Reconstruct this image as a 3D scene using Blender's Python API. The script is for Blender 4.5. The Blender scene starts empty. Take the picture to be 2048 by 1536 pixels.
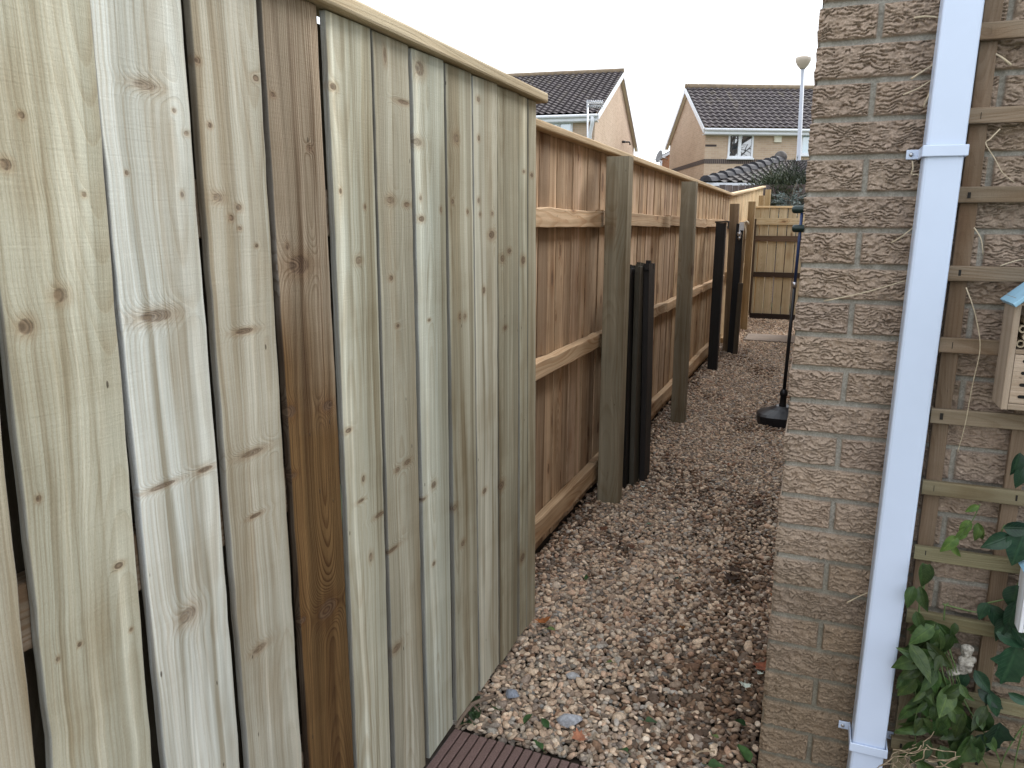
import bpy, bmesh, math, random
import numpy as np
from mathutils import Vector, Matrix

random.seed(7)
RS = np.random.RandomState(11)
scene = bpy.context.scene
C = scene.collection

# ------------------------------------------------------------------ camera
F, YAW, PITCH, ROLL, EYE = 1533.26, 0.375888, 0.203776, 0.0076283, 1.40
def cam_rot():
    cy, sy, cp, sp = math.cos(YAW), math.sin(YAW), math.cos(PITCH), math.sin(PITCH)
    f = np.array([-sy*cp, cy*cp, -sp]); r = np.array([cy, sy, 0.]); u = np.cross(r, f)
    cr, sr = math.cos(ROLL), math.sin(ROLL)
    return np.stack([cr*r + sr*u, -sr*r + cr*u, -f], 1)
CR = cam_rot()
cd = bpy.data.cameras.new('camera'); cam = bpy.data.objects.new('camera', cd); C.objects.link(cam)
cd.sensor_width = 36; cd.lens = F/2048*36; cd.clip_start = 0.02; cd.clip_end = 2000
M4 = Matrix.Identity(4)
for i in range(3):
    for j in range(3): M4[i][j] = CR[i, j]
M4[2][3] = EYE
cam.matrix_world = M4
scene.camera = cam

# ------------------------------------------------------------------ sky, sun, exposure
SUN_EL, SUN_AZ = math.radians(40), math.radians(27)      # azimuth from +Y towards +X
w = bpy.data.worlds.new('World'); scene.world = w; w.use_nodes = True
nt = w.node_tree; nt.nodes.clear()
out = nt.nodes.new('ShaderNodeOutputWorld'); bg = nt.nodes.new('ShaderNodeBackground')
sky = nt.nodes.new('ShaderNodeTexSky'); sky.sky_type = 'NISHITA'; sky.sun_disc = False
sky.sun_elevation = SUN_EL; sky.sun_rotation = SUN_AZ; sky.air_density = 1.0; sky.dust_density = 2.0
mx = nt.nodes.new('ShaderNodeMix'); mx.data_type = 'RGBA'; mx.inputs[0].default_value = 0.80
nt.links.new(sky.outputs[0], mx.inputs[6]); mx.inputs[7].default_value = (8.9, 9.25, 9.7, 1)   # high overcast veil
nt.links.new(mx.outputs[2], bg.inputs[0]); bg.inputs[1].default_value = 0.11
nt.links.new(bg.outputs[0], out.inputs[0])
sd = bpy.data.lights.new('sun', 'SUN'); sun = bpy.data.objects.new('sun', sd); C.objects.link(sun)
sd.energy = 1.5; sd.angle = math.radians(20); sd.color = (1, 0.975, 0.93)
sdir = Vector((math.sin(SUN_AZ)*math.cos(SUN_EL), math.cos(SUN_AZ)*math.cos(SUN_EL), math.sin(SUN_EL)))
sun.rotation_euler = sdir.to_track_quat('Z', 'Y').to_euler()
scene.view_settings.view_transform = 'Standard'; scene.view_settings.look = 'None'
scene.view_settings.exposure = 1.08; scene.view_settings.gamma = 1
try:
    scene.cycles.max_bounces = 6; scene.cycles.diffuse_bounces = 4
except Exception: pass

# ------------------------------------------------------------------ surveying helpers: where a sight line meets a plane of the place
def ray(px, py): return CR @ np.array([(px-1024)/F, -(py-768)/F, -1.0])
def gx(px, py, x): d = ray(px, py); t = x/d[0]; return Vector((d*t + np.array([0, 0, EYE])).tolist())
def gy(px, py, y): d = ray(px, py); t = y/d[1]; return Vector((d*t + np.array([0, 0, EYE])).tolist())
def gz(px, py, z): d = ray(px, py); t = (z-EYE)/d[2]; return Vector((d*t + np.array([0, 0, EYE])).tolist())

# ------------------------------------------------------------------ node shorthand
class S:
    def __init__(s, nt, k): s.nt, s.k = nt, k
    def _m(s, op, *a):
        n = s.nt.nodes.new('ShaderNodeMath'); n.operation = op
        for i, x in enumerate((s,)+a):
            if isinstance(x, S): s.nt.links.new(x.k, n.inputs[i])
            else: n.inputs[i].default_value = x
        return S(s.nt, n.outputs[0])
    def __add__(s, o): return s._m('ADD', o)
    __radd__ = __add__
    def __sub__(s, o): return s._m('SUBTRACT', o)
    def __rsub__(s, o): return (s*-1.0)+o
    def __mul__(s, o): return s._m('MULTIPLY', o)
    __rmul__ = __mul__
    def __truediv__(s, o): return s._m('DIVIDE', o)
    def pw(s, o): return s._m('POWER', o)
    def sqrt(s): return s._m('SQRT')
    def fract(s): return s._m('FRACT')
    def absv(s): return s._m('ABSOLUTE')
    def sin(s): return s._m('SINE')
    def exp(s): return s._m('EXPONENT')
    def floor(s): return s._m('FLOOR')
    def mn(s, o): return s._m('MINIMUM', o)
    def mxx(s, o): return s._m('MAXIMUM', o)
    def sm(s, a, b, c=0., d=1.):
        n = s.nt.nodes.new('ShaderNodeMapRange'); n.interpolation_type = 'SMOOTHSTEP'
        s.nt.links.new(s.k, n.inputs[0])
        for i, x in enumerate((a, b, c, d)): n.inputs[1+i].default_value = x
        return S(s.nt, n.outputs[0])
def xyz(nt, v):
    n = nt.nodes.new('ShaderNodeSeparateXYZ'); nt.links.new(v.k, n.inputs[0])
    return [S(nt, n.outputs[i]) for i in range(3)]
def vec(nt, *a):
    n = nt.nodes.new('ShaderNodeCombineXYZ')
    for i, x in enumerate(a):
        if isinstance(x, S): nt.links.new(x.k, n.inputs[i])
        else: n.inputs[i].default_value = x
    return S(nt, n.outputs[0])
def noise(nt, v, sc=1., det=3., rough=.55, dist=0.):
    n = nt.nodes.new('ShaderNodeTexNoise'); nt.links.new(v.k, n.inputs['Vector'])
    n.inputs['Scale'].default_value = sc; n.inputs['Detail'].default_value = det
    n.inputs['Roughness'].default_value = rough; n.inputs['Distortion'].default_value = dist
    return S(nt, n.outputs[0])
def voro(nt, v, sc=1., feat='F1', rnd=1.):
    n = nt.nodes.new('ShaderNodeTexVoronoi'); n.feature = feat; nt.links.new(v.k, n.inputs['Vector'])
    n.inputs['Scale'].default_value = sc; n.inputs['Randomness'].default_value = rnd
    return S(nt, n.outputs['Distance']), S(nt, n.outputs['Color'])
def mixc(nt, f, a, b, mode='MIX'):
    n = nt.nodes.new('ShaderNodeMix'); n.data_type = 'RGBA'; n.blend_type = mode; n.clamp_factor = True
    for i, x in ((0, f), (6, a), (7, b)):
        if isinstance(x, S): nt.links.new(x.k, n.inputs[i])
        elif i == 0: n.inputs[0].default_value = x
        else: n.inputs[i].default_value = (*x, 1)
    return S(nt, n.outputs[2])
def attr(nt, name, out='Vector'):
    n = nt.nodes.new('ShaderNodeAttribute'); n.attribute_name = name; n.attribute_type = 'GEOMETRY'
    return S(nt, n.outputs[out])
def texco(nt, which='Object'):
    n = nt.nodes.new('ShaderNodeTexCoord'); return S(nt, n.outputs[which])
def newmat(name):
    m = bpy.data.materials.new(name); m.use_nodes = True; nt = m.node_tree
    b = nt.nodes['Principled BSDF']; return m, nt, b
def finish(nt, b, col=None, rough=.7, height=None, bstr=.5, bdist=.002, spec=.3):
    if col is not None:
        if isinstance(col, S): nt.links.new(col.k, b.inputs['Base Color'])
        else: b.inputs['Base Color'].default_value = (*col, 1)
    if isinstance(rough, S): nt.links.new(rough.k, b.inputs['Roughness'])
    else: b.inputs['Roughness'].default_value = rough
    b.inputs['Specular IOR Level'].default_value = spec
    if height is not None:
        n = nt.nodes.new('ShaderNodeBump'); n.inputs['Strength'].default_value = bstr; n.inputs['Distance'].default_value = bdist
        nt.links.new(height.k, n.inputs['Height']); nt.links.new(n.outputs[0], b.inputs['Normal'])

# ------------------------------------------------------------------ wood
knot_rng = random.Random(21)
def wood(name, knots=None, heavy=0., ring=.0042, contrast=.5, knot_p=.45, knot_size=.16, warm=(.62, .42, .26), spec=.25, patch=.35, rough=.78, streaky=.8):
    """Sawn softwood: growth rings cut by the board face, knots that bend them, saw fuzz, patchy stain."""
    m, nt, b = newmat(name)
    u, wd, l = xyz(nt, attr(nt, 'wc')); r0, r1, r2 = xyz(nt, attr(nt, 'rn')); tint = attr(nt, 'tint', 'Color')
    off = r0*37. + r1*11.
    n1 = noise(nt, vec(nt, u*7., wd*7. + off, l*.9), 1., 2.)
    n2 = noise(nt, vec(nt, u*30., wd*30. + off, l*5.), 1., 2.)
    cu = (r0-.5)*.12; cw = r1*.07 + .012
    du = u + (n1-.5)*.035 + (n2-.5)*.006 - cu
    dw = wd + cw + (noise(nt, vec(nt, off, l*1.1, 0.), 1., 1.)-.5)*.11
    r = (du*du + dw*dw).sqrt()
    kmask = None; core = None; halo = None
    def acc(d2, amp, st=1.):
        nonlocal r, kmask, halo
        k = (d2*-1.0).exp(); r = r + k*amp
        e = (d2*-.22).exp(); r = r + e*(amp*.8)
        mk = d2.sqrt().sm(1.25, .7)*st; hl = d2.sqrt().sm(2.6, .8)*(st*.6+.4)
        kmask = mk if kmask is None else kmask.mxx(mk); halo = hl if halo is None else halo.mxx(hl)
    if knots:
        for (ku, kl, ru, rl) in knots:
            a = (u-ku + (n2-.5)*.004)/ru; c = (l-kl)/rl
            acc(a*a + c*c, ru*.8, knot_rng.uniform(.6, 1.))
    if knot_p > 0:
        vd, vc = voro(nt, vec(nt, u*9. + r0*50., l*4.2 + r1*70., r2*9.), 1.)
        pick = xyz(nt, vc)
        on = pick[0].sm(1-knot_p, 1-knot_p+.02)
        size = pick[1]*knot_size*.8 + knot_size*.35
        d = vd/size; d2 = d*d + (1-on)*30.
        acc(d2, .012)
    rr = r/ring + (noise(nt, vec(nt, r*60., off, 0.), 1., 2.)-.5)*3.
    fr = rr.fract()
    late = fr.sm(.35, .86)*fr.sm(1.0, .9)
    fib = noise(nt, vec(nt, u*520., wd*520. + off, l*9.), 1., 3., .7)
    streak = noise(nt, vec(nt, u*62. + (n1-.5)*3., wd*62. + off, l*.7), 1., 4., .65)
    wide = noise(nt, vec(nt, u*22. + (n1-.5)*2.5, wd*22. + off*1.7, l*.45), 1., 3., .6)
    band = noise(nt, vec(nt, u*1.6, off*2.3, l*5.5), 1., 4., .6)
    speck = noise(nt, vec(nt, u*900., wd*900. + off, l*420.), 1., 2., .7)
    big = noise(nt, vec(nt, u*9. + off, wd*9., l*1.3), 1., 3., .6)
    saw = noise(nt, vec(nt, u*14. + off, l*260., 0.), 1., 2.)
    lvar = noise(nt, vec(nt, u*4., off, l*3.), 1., 2.).sm(.3, .75)
    lt = late*(lvar*.7 + .3)*contrast
    pale = mixc(nt, big.sm(.35, .7)*patch, tint, mixc(nt, 1., tint, (1.28, 1.24, 1.22), 'MULTIPLY'))
    pale = mixc(nt, (noise(nt, vec(nt, u*12. + off, wd, l*2.3), 1., 3.)).sm(.5, .75)*patch*1.3, pale, mixc(nt, 1., tint, (.84, .74, .63), 'MULTIPLY'))
    pale = mixc(nt, wide.sm(.5, .72)*streaky, pale, mixc(nt, 1., pale, (1.38, 1.40, 1.46), 'MULTIPLY'))
    pale = mixc(nt, wide.sm(.5, .28)*streaky, pale, mixc(nt, 1., pale, (.72, .66, .58), 'MULTIPLY'))
    pale = mixc(nt, streak.sm(.5, .74)*.7*streaky, pale, mixc(nt, 1., pale, (1.36, 1.37, 1.40), 'MULTIPLY'))
    pale = mixc(nt, streak.sm(.5, .26)*.8*streaky, pale, mixc(nt, 1., pale, (.66, .60, .52), 'MULTIPLY'))
    pale = mixc(nt, band.sm(.52, .68)*.55*patch, pale, mixc(nt, 1., pale, (.76, .71, .64), 'MULTIPLY'))
    pale = mixc(nt, band.sm(.48, .3)*.45*patch, pale, mixc(nt, 1., pale, (1.25, 1.26, 1.29), 'MULTIPLY'))
    dark = mixc(nt, 1., pale, warm, 'MULTIPLY')
    col = mixc(nt, lt, pale, dark)
    col = mixc(nt, fib.sm(.4, .85)*.22, col, mixc(nt, 1., col, (.55, .5, .44), 'MULTIPLY'))
    col = mixc(nt, saw.sm(.62, .8)*.10, col, mixc(nt, 1., col, (1.5, 1.5, 1.5), 'MULTIPLY'))
    col = mixc(nt, speck.sm(.5, .75)*.28, col, mixc(nt, 1., col, (.6, .56, .5), 'MULTIPLY'))
    col = mixc(nt, speck.sm(.46, .25)*.25, col, mixc(nt, 1., col, (1.45, 1.45, 1.45), 'MULTIPLY'))
    if kmask is not None:
        kmask = (kmask + (noise(nt, vec(nt, u*130., off, l*130.), 1., 4., .7)-.5)*1.5*kmask).sm(.1, .95)
        hl = halo*.6
        col = mixc(nt, hl, col, mixc(nt, 1., col, (.74, .58, .45), 'MULTIPLY'))
        kc = mixc(nt, (r*900.).sin()*.5 + .5, (.12, .075, .05), (.30, .205, .135))
        col = mixc(nt, kmask*.78, col, mixc(nt, .55, kc, mixc(nt, 1., tint, kc, 'MULTIPLY')))
    if heavy:                                              # resin-dark heartwood streaks
        hs = noise(nt, vec(nt, u*48. + (n1-.5)*6., off*1.3, l*.8), 1., 4., .7).sm(.46, .66)*noise(nt, vec(nt, u*6., off, l*1.7), 1., 2.).sm(.3, .55)
        col = mixc(nt, hs*heavy, col, mixc(nt, 1., col, (.42, .34, .27), 'MULTIPLY'))
    pd, pc = voro(nt, vec(nt, u*48. + off, l*16., 0.), 1.)
    pit = pd.sm(.10, .05)*xyz(nt, pc)[0].sm(.86, .88)
    col = mixc(nt, pit*.8, col, (.05, .035, .022))
    h = late*.3 + fib*.8 + saw*.5 + speck*.35 + streak*.5 - pit*2.
    if kmask is not None: h = h + kmask*.5
    finish(nt, b, col, rough, h, .7, .0013, spec)
    return m

# ------------------------------------------------------------------ plain materials
def simple(name, col, rough=.5, var=.12, sc=40., spec=.4, bump=.0, metal=0.):
    m, nt, b = newmat(name); o = texco(nt)
    n = noise(nt, o, sc, 4.); n2 = noise(nt, o, sc*.13, 3.)
    c = mixc(nt, n.sm(.3, .7)*.6 + n2.sm(.3, .7)*.4, tuple(x*(1-var) for x in col), tuple(min(1, x*(1+var)) for x in col))
    finish(nt, b, c, rough, n if bump else None, bump, .002, spec); b.inputs['Metallic'].default_value = metal
    return m
def tinted(name, rough=.8, var=.25, sc=180., bump=.3, bdist=.001, spec=.25):
    m, nt, b = newmat(name); o = texco(nt); t = attr(nt, 'tint', 'Color')
    n = noise(nt, o, sc, 4., .65); n2 = noise(nt, o, sc*.2, 3.)
    c = mixc(nt, n.sm(.3, .72), mixc(nt, 1., t, (1-var,)*3, 'MULTIPLY'), mixc(nt, 1., t, (1+var,)*3, 'MULTIPLY'))
    c = mixc(nt, n2.sm(.45, .7)*.35, c, mixc(nt, 1., c, (.72, .68, .62), 'MULTIPLY'))
    finish(nt, b, c, rough, n, bump, bdist, spec)
    return m
def leafmat(name, a, bcol, rough=.42, trans=.25):
    m, nt, b = newmat(name); t = attr(nt, 'tint', 'Color'); u, v, s = xyz(nt, attr(nt, 'wc'))
    mid = u.absv().sm(.05, .015)
    side = ((v - u.absv()*.55)*9.).fract(); vein = side.sm(.12, .0)*.5
    n = noise(nt, texco(nt), 70., 3.)
    c = mixc(nt, n.sm(.3, .75), a, bcol); c = mixc(nt, 1., c, t, 'MULTIPLY')
    c = mixc(nt, mid.mxx(vein)*.45, c, mixc(nt, 1., c, (1.9, 1.75, 1.6), 'MULTIPLY'))
    finish(nt, b, c, rough, mid.mxx(vein) + n*.4, .5, .002, .45)
    try: b.inputs['Transmission Weight'].default_value = 0
    except Exception: pass
    tr = nt.nodes.new('ShaderNodeBsdfTranslucent'); nt.links.new(c.k, tr.inputs[0])
    ms = nt.nodes.new('ShaderNodeMixShader'); ms.inputs[0].default_value = trans
    nt.links.new(b.outputs[0], ms.inputs[1]); nt.links.new(tr.outputs[0], ms.inputs[2])
    nt.links.new(ms.outputs[0], nt.nodes['Material Output'].inputs[0])
    return m
def brickfar(name, c1, c2, mort, wdt=.225, ht=.075):
    m, nt, b = newmat(name); u, v, s = xyz(nt, attr(nt, 'wc'))
    n = nt.nodes.new('ShaderNodeTexBrick'); p = vec(nt, u, s, 0.); nt.links.new(p.k, n.inputs['Vector'])
    n.inputs['Color1'].default_value = (*c1, 1); n.inputs['Color2'].default_value = (*c2, 1); n.inputs['Mortar'].default_value = (*mort, 1)
    n.inputs['Scale'].default_value = 1; n.inputs['Mortar Size'].default_value = .006
    n.inputs['Brick Width'].default_value = wdt; n.inputs['Row Height'].default_value = ht
    big = noise(nt, vec(nt, u, s, v), .7, 4.)
    c = mixc(nt, big.sm(.35, .7)*.3, S(nt, n.outputs[0]), mixc(nt, 1., S(nt, n.outputs[0]), (.78, .74, .7), 'MULTIPLY'))
    finish(nt, b, c, .9, S(nt, n.outputs[1])*-1.0, .5, .005, .2)
    return m
def glassmat(name, base):
    m, nt, b = newmat(name); o = texco(nt); n = noise(nt, o, 1.6, 2.)
    finish(nt, b, base, .015, n, .02, .01, .8); b.inputs['IOR'].default_value = 2.5
    return m

# ------------------------------------------------------------------ mesh collector
class MB:
    def __init__(s): s.v, s.f, s.wc, s.rn, s.ti, s.sm = [], [], [], [], [], []
    def add(s, vs, fs, wc=None, rn=(0, 0, 0), tint=(1, 1, 1), smooth=False):
        b = len(s.v); n = len(vs)
        s.v += [tuple(v) for v in vs]; s.f += [tuple(b+i for i in f) for f in fs]
        s.wc += [tuple(x) for x in wc] if wc is not None else [tuple(v) for v in vs]
        s.rn += [tuple(rn)]*n
        s.ti += [tuple(t) for t in tint] if (len(tint) and hasattr(tint[0], '__len__')) else [tuple(tint)]*n
        s.sm += [smooth]*len(fs)
    def build(s, name, mat, parent=None):
        me = bpy.data.meshes.new(name); me.from_pydata(s.v, [], s.f); n = len(s.v)
        if n:
            for nm, data, ty, key, k in (('wc', s.wc, 'FLOAT_VECTOR', 'vector', 3), ('rn', s.rn, 'FLOAT_VECTOR', 'vector', 3)):
                a = me.attributes.new(nm, ty, 'POINT'); a.data.foreach_set(key, np.array(data, np.float32).ravel())
            a = me.attributes.new('tint', 'FLOAT_COLOR', 'POINT')
            a.data.foreach_set('color', np.concatenate([np.array(s.ti, np.float32), np.ones((n, 1), np.float32)], 1).ravel())
            me.polygons.foreach_set('use_smooth', s.sm)
        for mm in (mat if isinstance(mat, (list, tuple)) else [mat]): me.materials.append(mm)
        o = bpy.data.objects.new(name, me); C.objects.link(o)
        if parent: adopt(o, parent)
        return o
    # a length of sawn timber: p0 -> p1 is its centre line, face the direction its broad face looks
    def board(s, p0, p1, width, thick, face, tint=(.4, .33, .24), rn=None, segs=1, rad=.003, warp=0., jit=0., tfun=None, loff=None, edge=1.):
        p0, p1 = Vector(p0), Vector(p1); ax = (p1-p0); L = ax.length; ax.normalize()
        face = Vector(face); face = (face - ax*face.dot(ax)).normalized(); side = ax.cross(face).normalized()
        rn = rn or (random.random(), random.random(), random.random())
        rad = min(rad, thick*.4, width*.4); loff = random.random()*20 if loff is None else loff
        hw, ht = width/2, thick/2; prof = []
        for (sx, sy, a0) in ((1, 1, 0), (-1, 1, 90), (-1, -1, 180), (1, -1, 270)):
            for k in range(3):
                a = math.radians(a0 + 45*k)
                prof.append((sx*(hw-rad)+rad*math.cos(a), sy*(ht-rad)+rad*math.sin(a)))
        # extra points on the broad faces so that the board can cup
        np_ = len(prof); vs, wc, ti = [], [], []
        ph = random.random()*6.28; cup = random.uniform(-1, 1)*warp
        for i in range(segs+1):
            t = i/segs
            bow = warp*math.sin(t*3.14+ph*.2)*math.sin(ph); sb = warp*.7*math.sin(t*4.+ph)
            j1, j2 = (random.gauss(0, jit), random.gauss(0, jit)) if jit else (0, 0)
            for (a, c) in prof:
                aa = a + sb + (j1 if a > 0 else j2); cc = c + bow + cup*(a/hw)*(t-.5)*2
                vs.append(p0 + ax*(L*t) + side*aa + face*cc); wc.append((a, c, L*t + loff))
                q_ = tfun(L*t, a) if tfun else tint
                ti.append(tuple(sum(q_)/3*edge*(.5) + x*edge*.5 for x in q_) if (edge < 1 and abs(a) > hw-rad*.6) else q_)  # greyer sawn edges, also darkened in the tint to deepen the shade in gaps
        fs = []
        for i in range(segs):
            for k in range(np_):
                k2 = (k+1) % np_
                fs.append((i*np_+k, i*np_+k2, (i+1)*np_+k2, (i+1)*np_+k))
        s.add(vs, fs, wc, rn, ti)
        for i, rev in ((0, True), (segs, False)):                 # end grain
            e = [vs[i*np_+k] for k in range(np_)]; idx = list(range(np_))
            s.add(e, [tuple(reversed(idx)) if rev else tuple(idx)], [(a, c + .02, (0 if rev else L)+loff) for a, c in prof], rn, [ti[i*np_+k] for k in range(np_)])
    def box(s, lo, hi, M=None, tint=(1, 1, 1), rn=(0, 0, 0), wc=None):
        x0, y0, z0 = lo; x1, y1, z1 = hi
        vs = [Vector(p) for p in ((x0,y0,z0),(x1,y0,z0),(x1,y1,z0),(x0,y1,z0),(x0,y0,z1),(x1,y0,z1),(x1,y1,z1),(x0,y1,z1))]
        w_ = [tuple(v) for v in vs]
        if M is not None: vs = [M(v) if callable(M) else M @ v for v in vs]
        s.add(vs, [(3,2,1,0),(4,5,6,7),(0,1,5,4),(1,2,6,5),(2,3,7,6),(3,0,4,7)], w_ if wc is None else wc, rn, tint)
    def tube(s, pts, rads, n=8, tint=(1, 1, 1), caps=True):
        pts = [Vector(p) for p in pts]; rads = rads if hasattr(rads, '__len__') else [rads]*len(pts)
        vs, fs = [], []; prev = None
        for i, p in enumerate(pts):
            d = (pts[min(i+1, len(pts)-1)] - pts[max(i-1, 0)]).normalized()
            if prev is None:
                a = d.orthogonal().normalized()
            else:
                a = (prev - d*prev.dot(d)).normalized()
            prev = a; b = d.cross(a)
            for k in range(n):
                t = 2*math.pi*k/n; vs.append(p + (a*math.cos(t) + b*math.sin(t))*rads[i])
        for i in range(len(pts)-1):
            for k in range(n):
                k2 = (k+1) % n; fs.append((i*n+k, i*n+k2, (i+1)*n+k2, (i+1)*n+k))
        if caps: fs += [tuple(reversed(range(n))), tuple(range((len(pts)-1)*n, len(pts)*n))]
        s.add(vs, fs, None, (0, 0, 0), tint, True)
    def lathe(s, prof, base, axis=(0, 0, 1), n=20, tint=(1, 1, 1), smooth=True):
        q = Vector(axis).to_track_quat('Z', 'Y'); base = Vector(base); vs, fs = [], []
        for r, z in prof:
            for k in range(n):
                t = 2*math.pi*k/n; vs.append(base + q @ Vector((r*math.cos(t), r*math.sin(t), z)))
        for i in range(len(prof)-1):
            for k in range(n):
                k2 = (k+1) % n; fs.append((i*n+k, i*n+k2, (i+1)*n+k2, (i+1)*n+k))
        fs += [tuple(reversed(range(n))), tuple(range((len(prof)-1)*n, len(prof)*n))]
        s.add(vs, fs, None, (0, 0, 0), tint, smooth)
    def ball(s, c, r, n=10, tint=(1, 1, 1)):
        r = r if hasattr(r, '__len__') else (r, r, r); vs, fs = [], []
        for i in range(n+1):
            th = math.pi*i/n
            for k in range(n*2):
                ph = math.pi*k/n
                vs.append((c[0]+r[0]*math.sin(th)*math.cos(ph), c[1]+r[1]*math.sin(th)*math.sin(ph), c[2]+r[2]*math.cos(th)))
        m = n*2
        for i in range(n):
            for k in range(m):
                k2 = (k+1) % m; fs.append((i*m+k, (i+1)*m+k, (i+1)*m+k2, i*m+k2))
        s.add(vs, fs, None, (0, 0, 0), tint, True)
    # a leaf blade: outline half-widths along its length, folded on the midrib and curling to the tip
    def leaf(s, base, tipdir, normal, L, W, curl=.4, fold=.25, tint=(1, 1, 1), wave=.0, nl=8, shape='ovate', serr=0.):
        base = Vector(base); d = Vector(tipdir).normalized(); nn = Vector(normal); nn = (nn - d*nn.dot(d)).normalized(); sd_ = d.cross(nn)
        vs, wc, fs = [], [], []; ph = random.random()*6
        for i in range(nl+1):
            t = i/nl
            if shape == 'ovate': hw = (math.sin(math.pi*min(1, t**.72))**.9)*(1-.18*t)
            elif shape == 'lance': hw = math.sin(math.pi*t**.85)
            else: hw = math.sin(math.pi*t**.6)*(1 + .35*math.cos(t*17))
            hw = max(hw, .02)*W/2*(1 + serr*math.sin(i*3.1))
            cu_ = curl if abs(curl) > .02 else .02
            c = base + d*(L*math.sin(cu_*t)/cu_) - nn*(L*(1-math.cos(cu_*t))/cu_)
            for k in range(5):
                q = (k-2)/2; up = abs(q)*hw*fold*2 + math.sin(t*9+ph+q*2)*wave*L*abs(q)
                vs.append(c + sd_*(q*hw) + nn*up); wc.append((q*max(hw/(W/2), .05)*.5, t, 0))
        for i in range(nl):
            for k in range(4): fs.append((i*5+k, i*5+k+1, (i+1)*5+k+1, (i+1)*5+k))
        s.add(vs, fs, wc, (0, 0, 0), tint, True)

def vary(g, a, b, col):
    k = g.uniform(a, b); return tuple(c*k for c in col)
def adopt(o, parent):
    o.parent = parent; o.matrix_parent_inverse = parent.matrix_basis.inverted()
def tag(o, label=None, cat=None, group=None, kind=None):
    if label: o['label'] = label
    if cat: o['category'] = cat
    if group: o['group'] = group
    if kind: o['kind'] = kind
    return o
def thing(name, label, cat, loc=(0, 0, 0), group=None):
    o = bpy.data.objects.new(name, None); o.empty_display_size = .05; C.objects.link(o); o.location = loc
    return tag(o, label, cat, group)

# ------------------------------------------------------------------ grid noise for real relief
def vnoise(x, y, seed):
    xi = np.floor(x).astype(np.int64); yi = np.floor(y).astype(np.int64); fx = x-xi; fy = y-yi
    fx = fx*fx*(3-2*fx); fy = fy*fy*(3-2*fy)
    def hsh(a, b):
        h = (a*374761393 + b*668265263 + seed*974711) & 0x7fffffff
        h = ((h ^ (h >> 13))*1274126177) & 0x7fffffff
        return ((h ^ (h >> 16)) & 0xffff)/65535.
    return (hsh(xi, yi)*(1-fx)+hsh(xi+1, yi)*fx)*(1-fy) + (hsh(xi, yi+1)*(1-fx)+hsh(xi+1, yi+1)*fx)*fy
def fbm(x, y, seed, o=4):
    a, t, r = .5, 0., 0.
    for i in range(o):
        r = r + a*vnoise(x*2**i, y*2**i, seed+i*7); t += a; a *= .55
    return r/t
def sstep(a, b, x): t = np.clip((x-a)/(b-a), 0, 1); return t*t*(3-2*t)

def grid_mesh(name, P, mat, tint=None, wc=None, smooth=True, parent=None):
    ny, nx = P.shape[:2]; me = bpy.data.meshes.new(name)
    me.vertices.add(nx*ny); me.vertices.foreach_set('co', P.reshape(-1).astype(np.float32))
    i = np.arange((ny-1)*(nx-1)); r = i//(nx-1); c = i % (nx-1); a = r*nx+c
    q = np.stack([a, a+1, a+nx+1, a+nx], 1)
    me.loops.add(q.size); me.polygons.add(len(q))
    me.loops.foreach_set('vertex_index', q.ravel().astype(np.int32))
    me.polygons.foreach_set('loop_start', (np.arange(len(q))*4).astype(np.int32))
    me.polygons.foreach_set('use_smooth', np.full(len(q), smooth))
    me.update(calc_edges=True)
    if tint is not None:
        at = me.attributes.new('tint', 'FLOAT_COLOR', 'POINT')
        at.data.foreach_set('color', np.concatenate([tint.reshape(-1, 3), np.ones((nx*ny, 1))], 1).astype(np.float32).ravel())
    if wc is not None:
        at = me.attributes.new('wc', 'FLOAT_VECTOR', 'POINT'); at.data.foreach_set('vector', wc.reshape(-1).astype(np.float32))
    me.materials.append(mat); o = bpy.data.objects.new(name, me); C.objects.link(o)
    if parent: adopt(o, parent)
    return o

# ------------------------------------------------------------------ materials
M_post = wood('weathered_post_wood', ring=.006, contrast=.55, knot_p=.3, knot_size=.2, warm=(.68, .58, .46), patch=.5)
M_brown = wood('brown_fence_wood', ring=.0045, contrast=.7, knot_p=.85, knot_size=.2, warm=(.62, .50, .40), patch=.75, streaky=.8, heavy=.5)
M_gate = wood('gate_wood', ring=.0045, contrast=.5, knot_p=.4, knot_size=.2, warm=(.64, .53, .42), patch=.35, streaky=.45)
M_rail = wood('rail_wood', ring=.008, contrast=.7, knot_p=.3, knot_size=.22, warm=(.66, .48, .33), patch=.4)
M_cap = wood('cap_wood', ring=.006, contrast=.35, knot_p=.2, warm=(.75, .6, .45), patch=.3)
M_black = wood('black_stained_wood', ring=.005, contrast=.3, knot_p=.2, warm=(.6, .55, .5), patch=.5, rough=.6, spec=.3)
M_trel = wood('trellis_wood', ring=.004, contrast=.45, knot_p=.35, knot_size=.18, warm=(.6, .48, .36), patch=.8)
M_hotel = wood('insect_house_wood', ring=.005, contrast=.3, knot_p=.1, warm=(.75, .62, .5), patch=.4)
M_brick = tinted('split_face_brick', .92, .22, 260., .5, .0012, .15)
M_brickside = brickfar('buff_brick', (.38, .26, .17), (.31, .22, .15), (.30, .29, .25))
M_upvc = simple('white_plastic', (.62, .71, .88), .28, .02, 14., .5)
M_upvc_edge = M_upvc
M_stone = tinted('gravel_stone', .75, .28, 130., .35, .0015, .3)
M_soil = simple('soil', (.045, .036, .028), .95, .4, 30., .1, .6)
M_black_plastic = simple('black_plastic', (.012, .013, .017), .38, .2, 30., .5)
M_dark_green = simple('dark_green_plastic', (.008, .03, .026), .42, .15, 40., .5)
M_blue_metal = simple('blue_metal', (.03, .06, .17), .35, .1, 30., .5)
M_steel = simple('galvanised_steel', (.55, .56, .58), .35, .15, 60., .6, 0, .9)
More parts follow.
